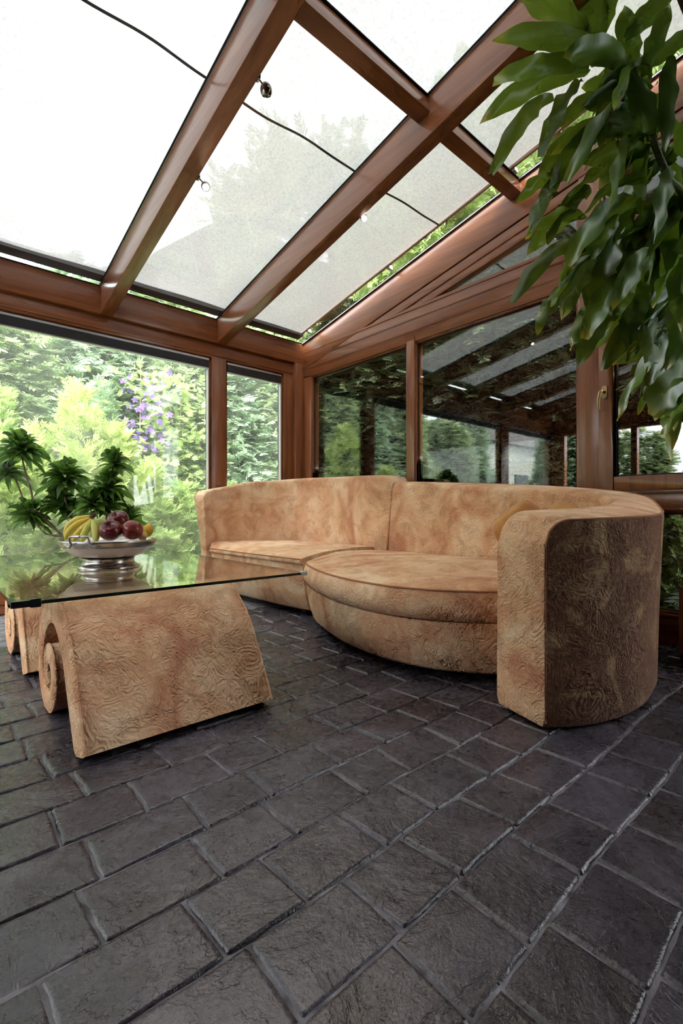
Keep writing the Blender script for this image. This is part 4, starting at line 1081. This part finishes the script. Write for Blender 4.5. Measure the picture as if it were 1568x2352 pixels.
cm = conifer_mesh('leaves', 900, lambda rng, n: (np.stack([rng.normal(0, .35, n), rng.normal(0, .12, n), rng.uniform(.3, 2.8, n)], 1), np.tile([-.2, -1, .2], (n, 1))), .16, -.1, 9, MIDG_M, .5)
C.objects.link(cm); cm.parent = cl
for dx in (-.2, .1, .3):
    MB().tube([(2.55 + dx, 6.5, -.15), (2.5 + dx * 1.5, 6.5, 1.2), (2.6 + dx * 2, 6.45, 2.7)], [.012, .01, .006], 6).build('vine', BARK, cl)

# dark trees close to the right wall
DA = conifer_mesh('foliage', 6000, cone_shape(5.6, 1.0, .5, .2, .1, .12), .30, -.35, 21, DARKG_M, .5)
DB = conifer_mesh('foliage', 6000, cone_shape(5.6, 1.0, .5, .25, .1, .12), .30, -.2, 22, DARKG_M, .55)
dl = ['dark yew outside the casement window at the right', 'dark yew beyond the wide dark window, right part', 'dark yew beyond the wide dark window, left part', 'dark yew beyond the mullion',
      'dark yew beyond the window next to the corner', 'dark yew outside the corner of both window walls']
for i, y in enumerate((-.5, .8, 2.0, 3.1, 4.2, 5.3)):
    plant_tree((DA, DB)[i % 2], 'dark_yew', (5.0 + .12 * math.sin(i * 4), y, -.15), i * 1.1, (.95, 1, .66 + .05 * math.sin(i * 3)), dl[i], 'tree', 'dark yews of the hedge beside the right wall', trunk=(.07, 3.0))
for i, y in enumerate((-.9, .9, 2.8, 4.6, 6.3)):
    plant_tree((DB, DA)[i % 2], 'dark_yew', (6.4, y, -.15), i * 2.1, (1.15, 1.15, 1.12), 'dark yew in the second row behind the hedge at the right wall', 'tree', 'dark yews in the second row', trunk=(.09, 4.8))
plant_tree(MG, 'garden_shrub', (3.98, .75, -.15), .4, (.42, .6, .78), 'light green shrub outside the low window at the right', 'bush')
# light green tips seen through the roof edge gap
LT = conifer_mesh('foliage', 2600, ball_shape(1.6, .9), .26, .1, 31, MIDG_M, .5, .5)
for i, (x, y, z) in enumerate(((4.5, 3.9, 3.5), (4.55, 2.7, 3.9), (4.5, 1.5, 4.3))):
    plant_tree(LT, 'maple_tree', (x, y, z), i * 1.7, (.75, .9, .8), ('light green tree crown above the corner, seen at the roof edge', 'light green tree crown seen past the roof edge above the mullion', 'light green tree crown above the plant, seen at the roof edge')[i], 'tree', trunk=(.03, .8))
# tall loose tree and houses beyond
TT = conifer_mesh('foliage', 3800, ball_shape(5.0, 2.2, .3), .42, -.1, 41, HEDGE_M, .6, .5)
plant_tree(TT, 'tall_tree', (7.0, 9.0, 4.2), 0, (1, 1, 1.0), 'tall loose tree seen as a shadow through the roof awning', 'tree', trunk=(.12, 3))
MB().tube([(7.0, 9.0, -.15), (7.0, 9.0, 4.4)], [.22, .16], 10).build('lower_trunk', BARK, [o for o in C.objects if o.name.startswith('tall_tree')][0])
RENDER_W = simple('house_render', (.55, .53, .50), .9); TILE_R = simple('roof_tiles', (.07, .06, .06), .8)
def house(x0, x1, y0, y1, ze, zr_, label, hip=2.6):
    th = empty('house', ((x0 + x1) / 2, (y0 + y1) / 2, -.15), label, 'house')
    MB().box(x0, x1, y0, y1, -.15, ze).build('walls', RENDER_W, th)
    ym = (y0 + y1) / 2; e = .35
    MB().add([(x0 - e, y0 - e, ze - .1), (x1 + e, y0 - e, ze - .1), (x1 + e, y1 + e, ze - .1), (x0 - e, y1 + e, ze - .1), (x0 + hip, ym, zr_), (x1 - hip, ym, zr_)],
             [(0, 1, 5, 4), (1, 2, 5), (2, 3, 4, 5), (3, 0, 4), (3, 2, 1, 0)]).build('roof', TILE_R, th)
    PANEH = simple('house_window', (.04, .05, .06), .1)
    for wx in np.linspace(x0 + 1, x1 - 1, 3):
        MB().box(wx - .5, wx + .5, y0 - .04, y0 + .05, 1.0, 2.2).build('window', PANEH, th)
house(4.2, 13.5, 10.8, 15.2, 6.5, 9.5, 'two storey house with hip roof seen as a shadow through the awning')
house(-14, -8.5, 9.5, 14, 3.4, 5.6, 'white house seen mirrored small in the wide dark window')

# ------------------------------------------------------------------ light
w = bpy.data.worlds.new('overcast_sky'); bpy.context.scene.world = w; w.use_nodes = True
nt = w.node_tree; nt.nodes.clear()
ou = nt.nodes.new('ShaderNodeOutputWorld'); bg = nt.nodes.new('ShaderNodeBackground')
tc = nt.nodes.new('ShaderNodeTexCoord'); sx = nt.nodes.new('ShaderNodeSeparateXYZ'); rp_ = nt.nodes.new('ShaderNodeValToRGB')
nt.links.new(tc.outputs['Generated'], sx.inputs[0]); nt.links.new(sx.outputs['Z'], rp_.inputs['Fac'])
rp_.color_ramp.elements[0].position = 0; rp_.color_ramp.elements[0].color = (.80, .85, .92, 1)
rp_.color_ramp.elements[1].position = .7; rp_.color_ramp.elements[1].color = (1, 1, 1, 1)
nt.links.new(rp_.outputs['Color'], bg.inputs['Color']); bg.inputs['Strength'].default_value = 5.4
nt.links.new(bg.outputs[0], ou.inputs['Surface'])
sd = bpy.data.lights.new('hazy_sun', 'SUN'); sd.energy = 13.5; sd.angle = math.radians(50); sd.color = (1, .97, .90)
so = bpy.data.objects.new('hazy_sun', sd); C.objects.link(so)
so.rotation_euler = Vector((.75, .62, -.9)).to_track_quat('-Z', 'Y').to_euler()

for q in (HA, HB, GC, MG, NC, NC2, DA, DB, LT, TT): bpy.data.objects.remove(q)
sc = bpy.context.scene
sc.view_settings.view_transform = 'Standard'; sc.view_settings.look = 'None'; sc.view_settings.gamma = 1; sc.view_settings.exposure = 0.75
sc.view_settings.use_curve_mapping = False
cy = sc.cycles
cy.use_denoising = True
cy.max_bounces = 7; cy.diffuse_bounces = 3; cy.glossy_bounces = 3; cy.transmission_bounces = 4; cy.transparent_max_bounces = 16
cy.caustics_reflective = False; cy.caustics_refractive = False
cy.sample_clamp_indirect = 5
cy.use_adaptive_sampling = True; cy.adaptive_threshold = .07; cy.adaptive_min_samples = 12; cy.time_limit = 900; cy.use_light_tree = False
